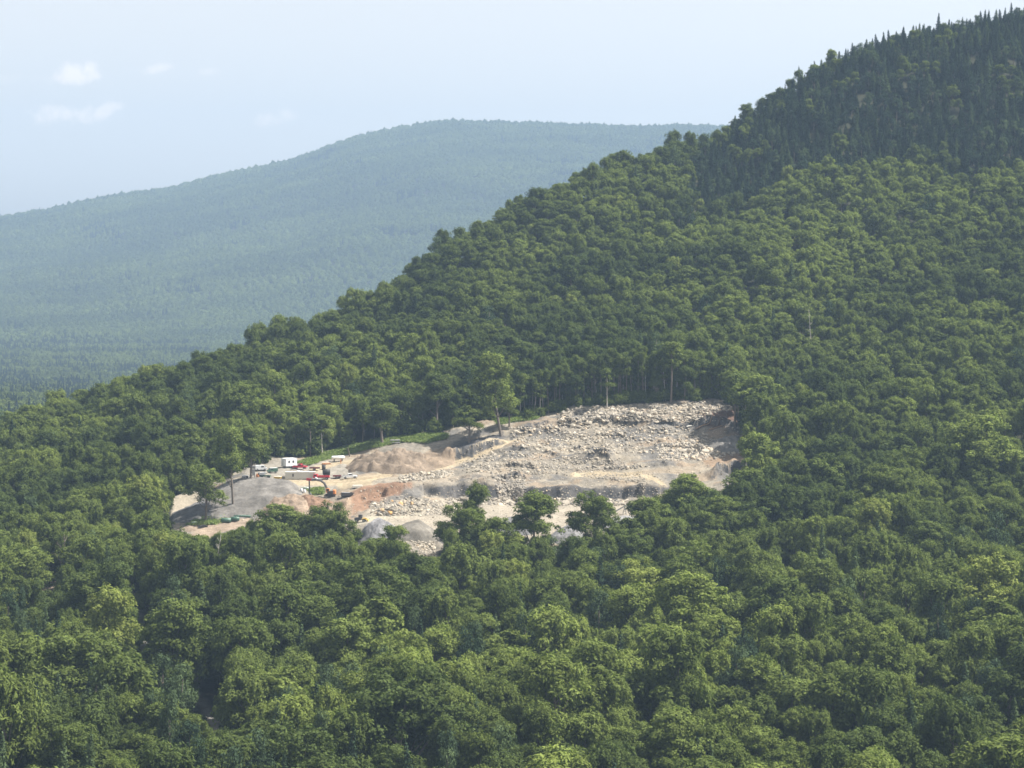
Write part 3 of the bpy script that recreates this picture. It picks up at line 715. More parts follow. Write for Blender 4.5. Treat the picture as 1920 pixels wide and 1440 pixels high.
TREES = []         # dict per tree
SPECIALS = [  # px, base row, top row, crown width px, set, tone, lean px at top, name, label, category
 (940, 818, 662, 82, 'B3', .80, -22, 'broadleaf_tree', 'tall leaning tree with rounded crown standing alone at the upper road edge'),
 (437, 957, 800, 62, 'B2', .70, -10, 'broadleaf_tree', 'tall tree with a bare crooked dark trunk in front of the grey gravel slope'),
 (385, 978, 872, 82, 'B6', .72, 0, 'broadleaf_tree', 'small spreading tree with a short dark trunk at the left of the gravel slope'),
 (618, 1060, 943, 98, 'B1', .34, 0, 'broadleaf_tree', 'dark green dense tree rising below the red excavator'),
 (522, 1050, 945, 100, 'B0', .55, 0, 'broadleaf_tree', 'green tree rising in front of the tan spoil heap'),
 (1003, 1052, 923, 106, 'B4', .5, 0, 'broadleaf_tree', 'round full tree standing before the pit, left one of two'),
 (1112, 1048, 922, 94, 'B1', .5, 0, 'broadleaf_tree', 'narrow oval tree standing before the pit, right one of two'),
 (1290, 1000, 889, 100, 'B0', .75, 0, 'broadleaf_tree', 'tall domed tree hiding the sandy ramp at the right of the pit'),
 (893, 1015, 903, 50, 'B5', .5, 0, 'broadleaf_tree', 'thin see-through tree sticking up before the pit wall'),
 (866, 1060, 945, 100, 'B1', .4, 0, 'broadleaf_tree', 'broad tree in front of the pit floor beside the thin see-through tree'),
 (930, 1085, 970, 90, 'B0', .45, 0, 'broadleaf_tree', 'bushy tree left of the round full tree before the pit'),
 (1215, 1040, 932, 96, 'B4', .6, 0, 'broadleaf_tree', 'broad tree between the conveyor and the tall domed tree'),
 (1175, 1070, 972, 76, 'B11', .4, 0, 'broadleaf_tree', 'low tree covering the lower end of the conveyor'),
 (738, 1085, 985, 62, 'B2', .66, 0, 'broadleaf_tree', 'low green tree between the lavender heap and the brown gravel dome'),
 (1422, 945, 812, 92, 'B4', .86, 0, 'broadleaf_tree', 'bright yellow-green tree at the right rim of the quarry'),
 (1350, 1030, 930, 100, 'B0', .45, 0, 'broadleaf_tree', 'tree just right of the tall domed tree below the right rim'),
 (1400, 980, 880, 100, 'B3', .35, 0, 'broadleaf_tree', 'deep green tree under the bright yellow-green tree at the right rim'),
 (582, 858, 768, 40, 'A0', .3, 0, 'slender_tree', 'slender tree with a bare dark trunk behind the red pickup'),
 (604, 852, 778, 44, 'A1', .72, 0, 'slender_tree', 'light green slender tree at the left end of the grass strip'),
 (717, 832, 752, 66, 'B5', .4, 0, 'broadleaf_tree', 'tree with a bare pale trunk rising from the grass strip'),
 (1258, 757, 640, 44, 'A2', .66, 0, 'slender_tree', 'tall slender tree with a straight white trunk at the top edge of the quarry'),
 (1138, 766, 690, 30, 'A1', .45, 0, 'slender_tree', 'thin pale-trunked tree in the middle of the wood edge'),
 (1397, 812, 715, 40, 'A1', .45, 0, 'slender_tree', 'slender leaning tree with pale trunk at the upper right corner of the quarry'),
 (1418, 812, 704, 96, 'B3', .78, 0, 'broadleaf_tree', 'wide drooping tree at the upper right corner of the quarry'),
 (1378, 800, 700, 60, 'B2', .3, 0, 'broadleaf_tree', 'dark tree leaning over the brown dirt at the upper right corner'),
 (470, 905, 800, 60, 'B2', .5, 0, 'broadleaf_tree', 'tree behind the grey machine at the top of the gravel slope'),
 (880, 830, 762, 60, 'B5', .5, 0, 'broadleaf_tree', 'bushy tree left of the leaning tree by the upper road'),
 (955, 800, 742, 42, 'B5', .45, 0, 'broadleaf_tree', 'small tree right behind the leaning tree trunk'),
 (35, 1190, 1105, 110, 'B1', .92, 0, 'broadleaf_tree', 'bright yellow-green tree near the left edge of the photo'),
 (1830, 930, 775, 150, 'B1', .84, 0, 'broadleaf_tree', 'big light green tree near the right edge level with the quarry'),
 (20, 1230, 1150, 90, 'B4', .9, 0, 'broadleaf_tree', 'yellow-green tree against the left edge of the photo'),
]
SETS = {'B': BROAD, 'A': ASPEN, 'S': SPRUCE}
for (px, row, top, w, st, tone, leanpx, nm, lab) in SPECIALS:
    p = SETS[st[0]][int(st[1:])]
    b = at(px, row, 480, 1200, fn=surf if 740 < 900 else ground)
    b.z = float(surf(b.x, b.y)); D = b.y
    hgt = (row - top) / F * D
    s = (w / 2) / F * D / p.R; sz = hgt / p.top
    lean = math.atan2(leanpx / F * D, hgt)
    TREES.append(dict(p=p, x=b.x, y=b.y, z=b.z, s=s, sz=sz, rot=rnd.uniform(0, 6.28) if not leanpx else 0, tone=tone, sp=True, name=nm, label=lab, lean=(0, lean)))
    claim(b.x, b.y, 4.0)

# the wood edge with bare stems above the quarry
k = 0
px = 975.0
while px < 1385:
    for rw in range(2):
        u = px + rnd.uniform(-3, 3) + rw * 2.5
        row = float(upper(min(u, 1360))) - 1.5 - rw * 5 - rnd.uniform(0, 3)
        b = at(u, row, 860, 1100); p = ASPEN[rnd.choice((0, 0, 1, 2, 2))]
        b.z = float(surf(b.x, b.y))
        hgt = rnd.uniform(13.5, 17.5) + rw * 1.3 + 4 * math.sin((px - 975) / 130) ** 2
        TREES.append(dict(p=p, x=b.x, y=b.y, z=b.z, s=rnd.uniform(.8, 1.15), sz=hgt / p.top, rot=rnd.uniform(0, 6.28), tone=rnd.uniform(.2, .6), sp=False, name='slender_tree', edge=True, lean=(rnd.gauss(0, .04), rnd.gauss(0, .06))))
        k += 1
    px += rnd.uniform(7.5, 11.5)

# the forest at large: darts over the slopes
NT = 90000
u_ = rng.uniform(-330, 2330, NT); y_ = np.sqrt(rng.uniform(455**2, 1480**2, NT)); x_ = (u_ - 960) / F * y_
z_ = surf(x_, y_)
U1, V1 = proj(x_, y_, z_)
sil = np.interp(u_, [-400, 0, 350, 480, 600, 720, 840, 1000, 1180, 1350, 1480, 1530, 1700, 1920, 2500], [1000, 1075, 1120, 1145, 1165, 1190, 1215, 1268, 1318, 1372, 1378, 1388, 1412, 1422, 1450])
keep = y_ < sil
con = inside(CONIFER_ZONE, U1 + (vnoise(x_ / 25, y_ / 25, 77) - .5) * 60 + rng.normal(0, 10, NT), V1 - 15 + rng.normal(0, 12, NT) + (vnoise(x_ / 20, y_ / 20, 79) - .5) * 50)
conmix = vnoise(x_ / 14, y_ / 14, 83)
up_ = upper(U1); lo_ = lower(U1)
tonef = fbm(x_ / 45, y_ / 45, 3, 91)
trkd = 1 - band(TRK, x_, y_, 2.6, .1)
mixc = vnoise(x_ / 10, y_ / 10, 101)
gapn = vnoise(x_ / 9, y_ / 13, 107) * .7 + vnoise(x_ / 30, y_ / 30, 109) * .3
for i in range(NT):
    if not keep[i]: continue
    if gapn[i] > .80 and y_[i] < 1050: continue
    x, y, z, px, row = float(x_[i]), float(y_[i]), float(z_[i]), float(U1[i]), float(V1[i])
    edge = 0
    if y > 1000 and con[i] and conmix[i] < .84:
        p = SPRUCE[rnd.randrange(4)] if rnd.random() < .75 else PINE[rnd.randrange(3)]; s = rnd.uniform(.75, 1.3); sz = s * rnd.uniform(.65, 1.0); r = p.R * s * .8; tone = rnd.random()
        if rnd.random() < .06: sz *= 1.25
    else:
        lone = rnd.random()
        if (mixc[i] > .9 and lone < .3) or (y < 760 and lone < .06):
            p = SPRUCE[rnd.randrange(3)] if rnd.random() < .6 else PINE[rnd.randrange(3)]; s = rnd.uniform(1.2, 1.8); sz = (22.5 if y < 800 else 18.5) * rnd.uniform(.85, 1.12) / p.top; r = p.R * s * .85; tone = rnd.uniform(.5, 1)
        else:
            p = BROAD[rnd.choice((7, 8, 9, 10, 11, 7, 8, 9, 10))] if rnd.random() < (.42 if y < 800 else .2) else BROAD[rnd.randrange(12)]; s = min(1.5, max(.6, rnd.lognormvariate(-.06, .32 if y < 960 else .19))) * (1.08 if y > 1000 else 1.06 + .62 * max(0, min(1, (840 - y) / 220))); sz = s ** .75 * rnd.uniform(.78, 1.1) * (.93 if y > 1000 else 1); r = p.R * s
            tone = np.clip((tonef[i] - .5) * 2.2 + rnd.gauss(.44, .15), 0, .86)
            if rnd.random() < .015: tone = .93
            if y > 1000 and con[i]: tone = min(.6, tone + .05); s *= .7; sz *= .68; r *= .7
    if trkd[i] < .5 and y < 760: continue
    if math.hypot(x - clr.x, y - clr.y) < 6 or (y < clr.y and y > clr.y - 26 and abs(px - 97) < 22): continue
    if px < 480 and blocks(px, y, r * F / y, row - p.top * sz * F / y): continue
    if 318 < px < 1408 and 720 < y < 1010:
        if row > up_[i] - 3 and row < lo_[i] + 35: continue
    if 300 < px < 1430 and y < 900:
        rp = r * F / y; tp = row - p.top * sz * F / y
        bad = False
        for k in (-.9, -.4, 0, .4, .9):
            uu = px + k * rp
            if 322 < uu < 1402:
                lw = float(lower(uu)); t2 = tp + abs(k) ** 2 * rp * .5
                if t2 < lw - 2 and row > float(upper(uu)): bad = True; break
        if bad:
            # a shorter tree may still fit below the view
            lw = max(float(lower(np.clip(px + k2 * rp, 322, 1402))) for k2 in (-.8, 0, .8))
            need = (row - lw - 2) / F * y / p.top
            if need > .5 * s and need < sz: sz = need; s = min(s, need * 1.2)
            else: continue
    if not free(x, y, r): continue
    claim(x, y, r)
    TREES.append(dict(p=p, x=x, y=y, z=z, s=s, sz=sz, rot=rnd.uniform(0, 6.28), tone=float(tone), sp=False, name=p.kind, lean=(rnd.gauss(0, .05), rnd.gauss(0, .05)), ax=rnd.uniform(.84, 1.2)))
print('trees', len(TREES))

ORD = ['first', 'second', 'third', 'fourth', 'fifth', 'sixth', 'seventh', 'eighth', 'ninth', 'tenth', 'eleventh', 'twelfth', 'thirteenth', 'fourteenth', 'fifteenth',
       'sixteenth', 'seventeenth', 'eighteenth', 'nineteenth']
TENS = ['', '', 'twent', 'thirt', 'fort', 'fift', 'sixt', 'sevent', 'eight', 'ninet']
def ordinal(n):
    if n < 20: return ORD[n - 1]
    t, o = divmod(n, 10)
    return TENS[t] + 'ieth' if o == 0 else TENS[t] + 'y-' + ORD[o - 1]
for t in TREES:
    t['u'], t['v'] = [float(k) for k in proj(t['x'], t['y'], t['z'] + t['p'].top * t['sz'] * .75)]
    t['size'] = t['p'].R * t['s'] / t['y'] * F
    t['infr'] = 0 < t['u'] < 1920 and 0 < t['v'] < 1440
singles = [t for t in TREES if t['sp']]
broad = sorted([t for t in TREES if not t['sp'] and t['infr'] and t['name'] == 'broadleaf_tree'], key=lambda t: -t['size'])[:300 - len(singles)]
slim = sorted([t for t in TREES if t['infr'] and t.get('edge')], key=lambda t: t['u'])
spr = sorted([t for t in TREES if not t['sp'] and t['infr'] and t['name'] in ('spruce_tree', 'pine_tree')], key=lambda t: -t['size'] * t['sz'] ** .5)[:290]
def tone_word(t, con=False):
    k = t['tone']
    if con: return 'dark' if k < .5 else 'greener'
    if k > .97: return 'grey-brown'
    return ['dark green', 'deep green', 'mid green', 'fresh green', 'light green', 'yellow-green'][min(5, int(k * 6))]
def size_word(t):
    a = t['sz'] / t['s']
    return 'tall' if a > 1.04 else ('squat' if a < .9 else ('broad' if t['s'] > .95 else 'small' if t['s'] < .72 else 'rounded'))
def band_labels(ts, bands, phrase, cat, group, con=False):
    for (lo, hi, where) in bands:
        b = sorted([t for t in ts if lo <= t['v'] < hi and not t.get('lab')], key=lambda t: t['u'])
        for n, t in enumerate(b):
            t['lab'] = 1
            t['label'] = '%s %s %s, %s from the left %s' % (size_word(t), tone_word(t, con), phrase, ordinal(n + 1), where)
            t['cat'] = cat; t['group'] = group
qv = sorted(t['v'] for t in broad); nb = 9
BW = ['in the very front row of the forest', 'in the second row from the bottom edge', 'in the third row from the bottom edge', 'in the fourth row from the bottom edge',
      'in the fifth row from the bottom edge', 'in the sixth row from the bottom edge', 'in the seventh row from the bottom edge', 'in the eighth row from the bottom edge', 'among the farthest large trees']
cuts = [qv[0] - 1] + [qv[int(len(qv) * k / nb)] for k in range(1, nb)] + [1e9]
band_labels(broad, [(cuts[nb - 1 - i], cuts[nb - i], BW[i]) for i in range(nb)], 'tree', 'tree', 'broadleaf trees of the forest')
vs = sorted(t['v'] for t in spr)
if vs:
    cuts = [vs[0] - 1] + [vs[int(len(vs) * k / 9)] for k in range(1, 9)] + [1e9]
    SW = ['in the topmost band of the slope'] + ['in the %s band down the slope' % ORD[k] for k in range(1, 8)] + ['among the scattered lower conifers']
    band_labels(spr, [(cuts[i], cuts[i + 1], SW[i]) for i in range(9)], 'conifer', 'conifer', 'conifers of the forest', True)
for n, t in enumerate(slim):
    t['label'] = 'thin %s tree with bare stem, %s from the left along the upper quarry edge' % (tone_word(t), ordinal(n + 1)) if n < 99 else 'thin bare-stemmed tree near the right end of the upper quarry edge'
    t['cat'] = 'tree'; t['group'] = 'bare-stemmed trees along the wood edge'
indiv = set(id(t) for t in singles + broad + slim + spr)
for t in singles + broad + slim + spr:
    place_tree(t['p'], t['x'], t['y'], t['z'], t['s'], t['sz'], t['rot'], t['tone'], t['name'], t['label'], 'tree' if t['sp'] else t['cat'],
               t.get('group'), t.get('lean', (0, 0)), t.get('ax', 1.0))
rest = [t for t in TREES if id(t) not in indiv]

def scatter(name, meshes, pos, rot, scl, idx, tone, label, cat, extra=None):
    """one object: geometry nodes instancing a hidden library of meshes on its points"""
    lib = bpy.data.collections.new(name + '_library')
    for i, me in enumerate(meshes):
        o = bpy.data.objects.new('%s_%03d' % (name, i), me); lib.objects.link(o)
    me = bpy.data.meshes.new(name); n = len(pos)
    me.vertices.add(n); me.vertices.foreach_set('co', np.asarray(pos, np.float32).ravel())
    for nm, typ, data, key in (('rotv', 'FLOAT_VECTOR', rot, 'vector'), ('sclv', 'FLOAT_VECTOR', scl, 'vector'), ('pidx', 'INT', idx, 'value'), ('tone', 'FLOAT', tone, 'value')):
        a = me.attributes.new(nm, typ, 'POINT'); a.data.foreach_set(key, np.asarray(data, np.int32 if typ == 'INT' else np.float32).ravel())
    me.update()
    o = link(name, me); tag(o, label, cat, kind='stuff')
    ng = bpy.data.node_groups.new(name, 'GeometryNodeTree')
    ng.interface.new_socket('Geometry', in_out='INPUT', socket_type='NodeSocketGeometry')
    ng.interface.new_socket('Geometry', in_out='OUTPUT', socket_type='NodeSocketGeometry')
    N = ng.nodes; L = ng.links
    gi = N.new('NodeGroupInput'); go = N.new('NodeGroupOutput'); ci = N.new('GeometryNodeCollectionInfo'); ip = N.new('GeometryNodeInstanceOnPoints')
    ci.inputs['Collection'].default_value = lib; ci.inputs['Separate Children'].default_value = True; ci.inputs['Reset Children'].default_value = True
    def attr(nm, dt):
        a = N.new('GeometryNodeInputNamedAttribute'); a.data_type = dt; a.inputs['Name'].default_value = nm
        return [s for s in a.outputs if s.enabled and s.name == 'Attribute'][0]
    L.new(gi.outputs[0], ip.inputs['Points']); L.new(ci.outputs[0], ip.inputs['Instance'])
    ip.inputs['Pick Instance'].default_value = True
    L.new(attr('pidx', 'INT'), ip.inputs['Instance Index']); L.new(attr('rotv', 'FLOAT_VECTOR'), ip.inputs['Rotation']); L.new(attr('sclv', 'FLOAT_VECTOR'), ip.inputs['Scale'])
    L.new(ip.outputs[0], go.inputs[0])
    md = o.modifiers.new('scatter', 'NODES'); md.node_group = ng
    return o

scatter('forest', [p.full for p in PROTOS], [(t['x'], t['y'], t['z']) for t in rest], [(*t.get('lean', (0, 0)), t['rot']) for t in rest], [(t['s'] * t.get('ax', 1), t['s'] / t.get('ax', 1), t['sz']) for t in rest],
        [t['p'].i for t in rest], [t['tone'] for t in rest], 'dense green summer forest covering the slopes all round the quarry', 'forest')

# undergrowth that closes the forest floor
UG = []
for i in range(4):
    v, f, var, _ = crown_broad(400 + i, R_=2.2, H=2.4, base=.0, nl=5, nc=26, per=46, leaf=.5)
    UG.append(mesh_np('bush', v, f, [LEAF], False, {'leafvar': ('FLOAT', 'FACE', (var * .85).astype(np.float32))}))
nu = 9000
u2 = rng.uniform(-200, 2150, nu); y2 = np.sqrt(rng.uniform(470**2, 1000**2, nu)); x2 = (u2 - 960) / F * y2; z2 = surf(x2, y2)
U2, V2 = proj(x2, y2, z2)
ok = ~((U2 > 315) & (U2 < 1410) & (V2 > upper(U2) + 1) & (V2 < lower(U2) + 22) & (y2 > 720)) & (band(TRK, x2, y2, 1.8, .1) < .5) & (np.hypot(x2 - clr.x, y2 - clr.y) > 5)
hrow = lower(U2)
ok &= np.array([not (U2[i_] < 480 and blocks(U2[i_], y2[i_], 2.2 * F / y2[i_], V2[i_] - 3 * F / y2[i_])) for i_ in range(nu)])
ok &= ~((U2 > 322) & (U2 < 1402) & (y2 < 900) & (V2 - 3.2 * F / y2 < hrow) & (V2 > upper(U2)))
eu = rng.uniform(965, 1385, 170); ep = np.array([at(a_, float(upper(min(a_, 1360))) - 2 - abs(rnd.gauss(0, 4)), 860, 1100) for a_ in eu])
x2 = np.concatenate([x2[ok], ep[:, 0]]); y2 = np.concatenate([y2[ok], ep[:, 1]]); z2 = surf(x2, y2); U2, V2 = proj(x2, y2, z2); ok = np.ones(len(x2), bool)
k = ok.sum()
s2 = rng.uniform(.6, 1.3, k) * np.where((y2[ok] > 860) & (U2[ok] > 330) & (U2[ok] < 960), 1.7, 1.0)
scatter('undergrowth', UG, np.stack([x2[ok], y2[ok], z2[ok] - .3], 1), np.stack([np.zeros(k), np.zeros(k), rng.uniform(0, 6.28, k)], 1), np.stack([s2, s2, s2 * rng.uniform(.7, 1.5, k)], 1),
        rng.integers(0, 4, k), np.clip(rng.normal(.4, .2, k), 0, .85), 'low green bushes and saplings between the forest trees', 'undergrowth')

# ------------------------------------------------------------------ valley and far hillside woods
def blob(seed, n=260, leaf=1.5, R_=4.0, H=7.5):
    g = np.random.default_rng(seed)
    d = g.normal(0, 1, (n, 3)); d[:, 2] = np.abs(d[:, 2]) * .9 - .15; d /= np.linalg.norm(d, axis=1)[:, None]
    lump = 1 + .22 * np.sin(d[:, 0] * 5 + seed) * np.cos(d[:, 1] * 4 + seed * 2)
    c = d * np.array((R_, R_, H * .55)) * lump[:, None] * g.uniform(.82, 1, n)[:, None] + np.array((0, 0, H * .5))
    v, f = leaf_cloud(c, d * 1.4, np.full(n, leaf), seed + 1, .6)
    return mesh_np('far_crown', v, f, [LEAF], False, {'leafvar': ('FLOAT', 'FACE', g.uniform(.75, 1.25, n).astype(np.float32))})
FARM = [blob(500), blob(510), blob(520, R_=3.4, H=9)]
fs_v, fs_f, fs_var = crown_spruce(530, 11, 2.2, leaf=.8)
FARM.append(mesh_np('far_spruce', fs_v, fs_f, [NEEDLE], False, {'leafvar': ('FLOAT', 'FACE', fs_var.astype(np.float32))}))
def far_wood(name, n, q0, q1, ya, yb, label, sc, conf):
    u = rng.uniform(q0, q1, n); y = np.sqrt(rng.uniform(ya**2, yb**2, n)); x = (u - 960) / F * y; z = surf(x, y)
    s = rng.uniform(.75, 1.3, n) * sc
    cf = vnoise(x / 160, y / 90, 131) * .5 + vnoise(x / 40, y / 40, 133) * .5
    isc = (cf > conf - .08 * sstep(1900, 2300, y) * (1 - sstep(2900, 3400, y))) & (rng.random(n) < .75)
    idx = np.where(isc, 3, rng.integers(0, 3, n))
    tone = np.clip((fbm(x / 220, y / 120, 3, 137) - .5) * 1.3 + rng.normal(.34, .07, n) + .12 * sstep(3400, 3900, y) * (1 - sstep(4700, 5100, y)), 0, .8)  # tone raised over the far valley floor, painting in a pale haze band
    scatter(name, FARM, np.stack([x, y, z - 1], 1), np.stack([np.zeros(n), np.zeros(n), rng.uniform(0, 6.28, n)], 1), np.stack([s, s, s * rng.uniform(.8, 1.25, n)], 1), idx, tone, label, 'forest')
far_wood('valley_forest', 38000, -350, 900, 1250, 4900, 'hazy green forest on the flat valley floor beyond the near slope', 1.0, .56)
far_wood('hillside_forest', 90000, -350, 1650, 4750, 8060, 'blue-green hazy forest covering the distant rounded hill', 1.6, .76)

# ------------------------------------------------------------------ rocks
def rock_mesh(seed, sub=2):
    import bmesh
    g = np.random.default_rng(seed); bm = bmesh.new(); bmesh.ops.create_icosphere(bm, subdivisions=sub, radius=1)
    cuts_ = [(Vector(g.normal(0, 1, 3)).normalized(), g.uniform(.45, .8)) for _ in range(9)]
    sc = g.uniform(.7, 1.25, 3)
    for v in bm.verts:
        for n_, d in cuts_:
            k = v.co.dot(n_)
            if k > d: v.co -= n_ * (k - d)
        v.co = Vector((v.co.x * sc[0], v.co.y * sc[1], v.co.z * sc[2] * .8))
    me = bpy.data.meshes.new('rock'); bm.to_mesh(me); bm.free(); me.materials.append(ROCK); return me
ROCKS = [rock_mesh(600 + i) for i in range(8)]
SMALL = [rock_mesh(650 + i, 1) for i in range(6)]
ZONES = [  # polygon in photo coords, density weight, size range (m), tone centre, boulder share label
 ([(1045, 772), (1080, 766), (1200, 758), (1355, 751), (1375, 768), (1340, 775), (1290, 792), (1210, 790), (1150, 788), (1070, 800), (1045, 790)], 60, (.9, 2.1), .58, 'in the bank below the woods'),
 ([(960, 800), (1040, 795), (1150, 795), (1280, 800), (1330, 815), (1300, 850), (1150, 850), (1040, 850), (960, 835)], 46, (.6, 1.7), .62, 'on the upper stony slope'),
 ([(1240, 830), (1330, 825), (1400, 815), (1400, 850), (1330, 862), (1230, 865)], 34, (.7, 2.0), .62, 'at the right side of the quarry'),
 ([(860, 870), (930, 842), (1000, 850), (1150, 862), (1220, 875), (1100, 886), (980, 890), (880, 888)], 40, (.5, 1.3), .55, 'on the middle stony slope'),
 ([(748, 894), (790, 884), (850, 882), (850, 893), (790, 900), (750, 905)], 24, (.6, 1.4), .58, 'in the strip along the sand road'),
 ([(925, 893), (985, 890), (985, 930), (935, 938)], 26, (.6, 1.5), .42, 'in the rock spill left of the pit wall'),
 ([(690, 942), (770, 932), (830, 940), (830, 965), (760, 968), (700, 968)], 30, (.5, 1.5), .52, 'behind the small loader'),
 ([(770, 1012), (812, 1005), (818, 1040), (790, 1042)], 12, (.5, 1.2), .6, 'below the brown gravel dome'),
 ([(835, 934), (985, 934), (1200, 938), (1195, 948), (1000, 950), (840, 944)], 22, (1.0, 2.6), .5, 'at the foot of the pit wall'),
 ([(1090, 889), (1200, 889), (1215, 905), (1205, 935), (1195, 905), (1090, 893)], 12, (.5, .9), .5, 'in the stone row above the pit'),
]
def sample_zone(poly, n):
    xs = [p[0] for p in poly]; ysx = [p[1] for p in poly]; out = []
    while len(out) < n:
        a = rnd.uniform(min(xs), max(xs)); b = rnd.uniform(min(ysx), max(ysx))
        if inside(poly, a, b): out.append((a, b))
    return out
def place_rock(me, pos, s, tone, label, name='boulder'):
    o = link(name, me, loc=pos, rot=(rnd.uniform(-.5, .5), rnd.uniform(-.5, .5), rnd.uniform(0, 6.28)))
    o.scale = (s * rnd.uniform(.75, 1.35), s * rnd.uniform(.7, 1.1), s * rnd.uniform(.55, 1.0)); o['tone'] = tone
    return tag(o, label, 'boulder', 'boulders lying in the quarry')
for poly, n, (s0, s1), tc_, where in ZONES:
    pts = sorted(sample_zone(poly, n))
    for i, (a, b) in enumerate(pts):
        p = spot(a, b); s = (s0 + (s1 - s0) * rnd.random() ** 2.5 * 1.6) * .66
        p.z += s * .15; tone = min(.86, max(0, rnd.gauss(tc_, .13)))
        col = 'white' if tone > .74 else 'pale' if tone > .58 else 'grey' if tone > .4 else 'dark grey'
        shp = rnd.choice(('angular', 'blocky', 'slabby', 'jagged'))
        place_rock(ROCKS[rnd.randrange(8)], p, s, tone, '%s %s boulder, %s from left %s' % (col, shp, ordinal(i + 1), where))
for (a, b, s, tone, lab) in ((735, 941, 1.5, 1.0, 'orange weathered boulder beside the dark hollow in the loose rocks'), (752, 947, 1.8, .97, 'yellow flat rock slab between the loose rocks'),
                             (716, 957, 1.9, .93, 'large pale yellow rock slab left of the loose rocks'), (731, 962, 1.7, 1.0, 'orange rock slab touching the pale yellow slab'),
                             (772, 946, 1.5, .96, 'small orange tinted boulder near the white rock stack'), (700, 947, 1.8, .8, 'upright cream boulder at the end of the red soil bank'),
                             (788, 946, 1.6, .8, 'top boulder of the white rock stack'), (789, 957, 1.6, .82, 'middle boulder of the white rock stack'), (788, 968, 1.6, .8, 'bottom boulder of the white rock stack'),
                             (802, 958, 1.8, .8, 'white boulder right of the white rock stack'), (1300, 861, 2.0, .86, 'largest white slab at the right side of the quarry'),
                             (1097, 824, 1.3, .8, 'white block on the rim of the dark hollow'), (1240, 826, 1.7, .84, 'white wedge-shaped slab high on the slope')):
    p = spot(a, b); p.z += s * .1
    place_rock(ROCKS[rnd.randrange(8)], p, s * .75, tone, lab)
pos = []; scl = []; tn = []
for poly, n, (s0, s1), tc_, _w in ZONES:
    for a, b in sample_zone(poly, n * 34):
        p = spot(a, b); s = rnd.uniform(.25, 1.0) ** 2 * s1 * .50 + .1
        pos.append((p.x, p.y, p.z)); scl.append((s * rnd.uniform(.8, 1.4), s, s * rnd.uniform(.6, 1))); tn.append(min(.86, max(0, rnd.gauss(tc_, .17))))
allq = [(330, 990), (400, 960), (480, 955), (600, 935), (760, 900), (830, 850), (940, 815), (1060, 768), (1350, 752), (1400, 815), (1400, 880), (1290, 905), (1180, 990), (800, 1035), (690, 1010), (480, 975)]
for a, b in sample_zone(allq, 4200):
    p = spot(a, b); s = rnd.uniform(.3, 1.0) ** 2 * .42 + .08
    pos.append((p.x, p.y, p.z)); scl.append((s * rnd.uniform(.8, 1.4), s, s * rnd.uniform(.6, 1))); tn.append(min(.86, max(0, rnd.gauss(.55, .15))))
k = len(pos)
scatter('rubble', SMALL, pos, rng.uniform(-.6, .6, (k, 3)) + np.array((0, 0, 3)) * rng.random((k, 1)), scl, rng.integers(0, 6, k), tn, 'loose broken stone and rubble strewn over the quarry ground', 'rubble')

# grass on the strip above the yard
gp = []
for a, b in sample_zone(grass_poly, 2600):
    p = spot(a, b); gp.append((p.x, p.y, p.z))
for a, b in sample_zone([(925, 788), (960, 781), (1010, 777), (1008, 786), (960, 792), (935, 797)], 420) + sample_zone([(583, 916), (602, 915), (605, 926), (583, 927)], 160) + sample_zone([(345, 985), (390, 965), (430, 958), (470, 962), (400, 985)], 260):
    p = spot(a, b); gp.append((p.x, p.y, p.z))
GT = []
for i in range(3):
    g = np.random.default_rng(700 + i); n = 36
    c = np.stack([g.normal(0, .55, n), g.normal(0, .55, n), g.uniform(.05, .55, n)], 1)
    v, f = leaf_cloud(c, np.tile((0., -.3, .9), (n, 1)), np.full(n, .42), 710 + i, .8)
    GT.append(mesh_np('grass_tuft', v, f, [GRASSM], False, {'leafvar': ('FLOAT', 'FACE', g.uniform(.7, 1.2, n).astype(np.float32))}))
k = len(gp)
scatter('grass', GT, gp, np.stack([np.zeros(k), np.zeros(k), rng.uniform(0, 6.28, k)], 1), np.repeat(rng.uniform(.6, 1.4, (k, 1)), 3, 1), rng.integers(0, 3, k), rng.random(k), 'bright green grass and weeds on the strip above the yard', 'grass')

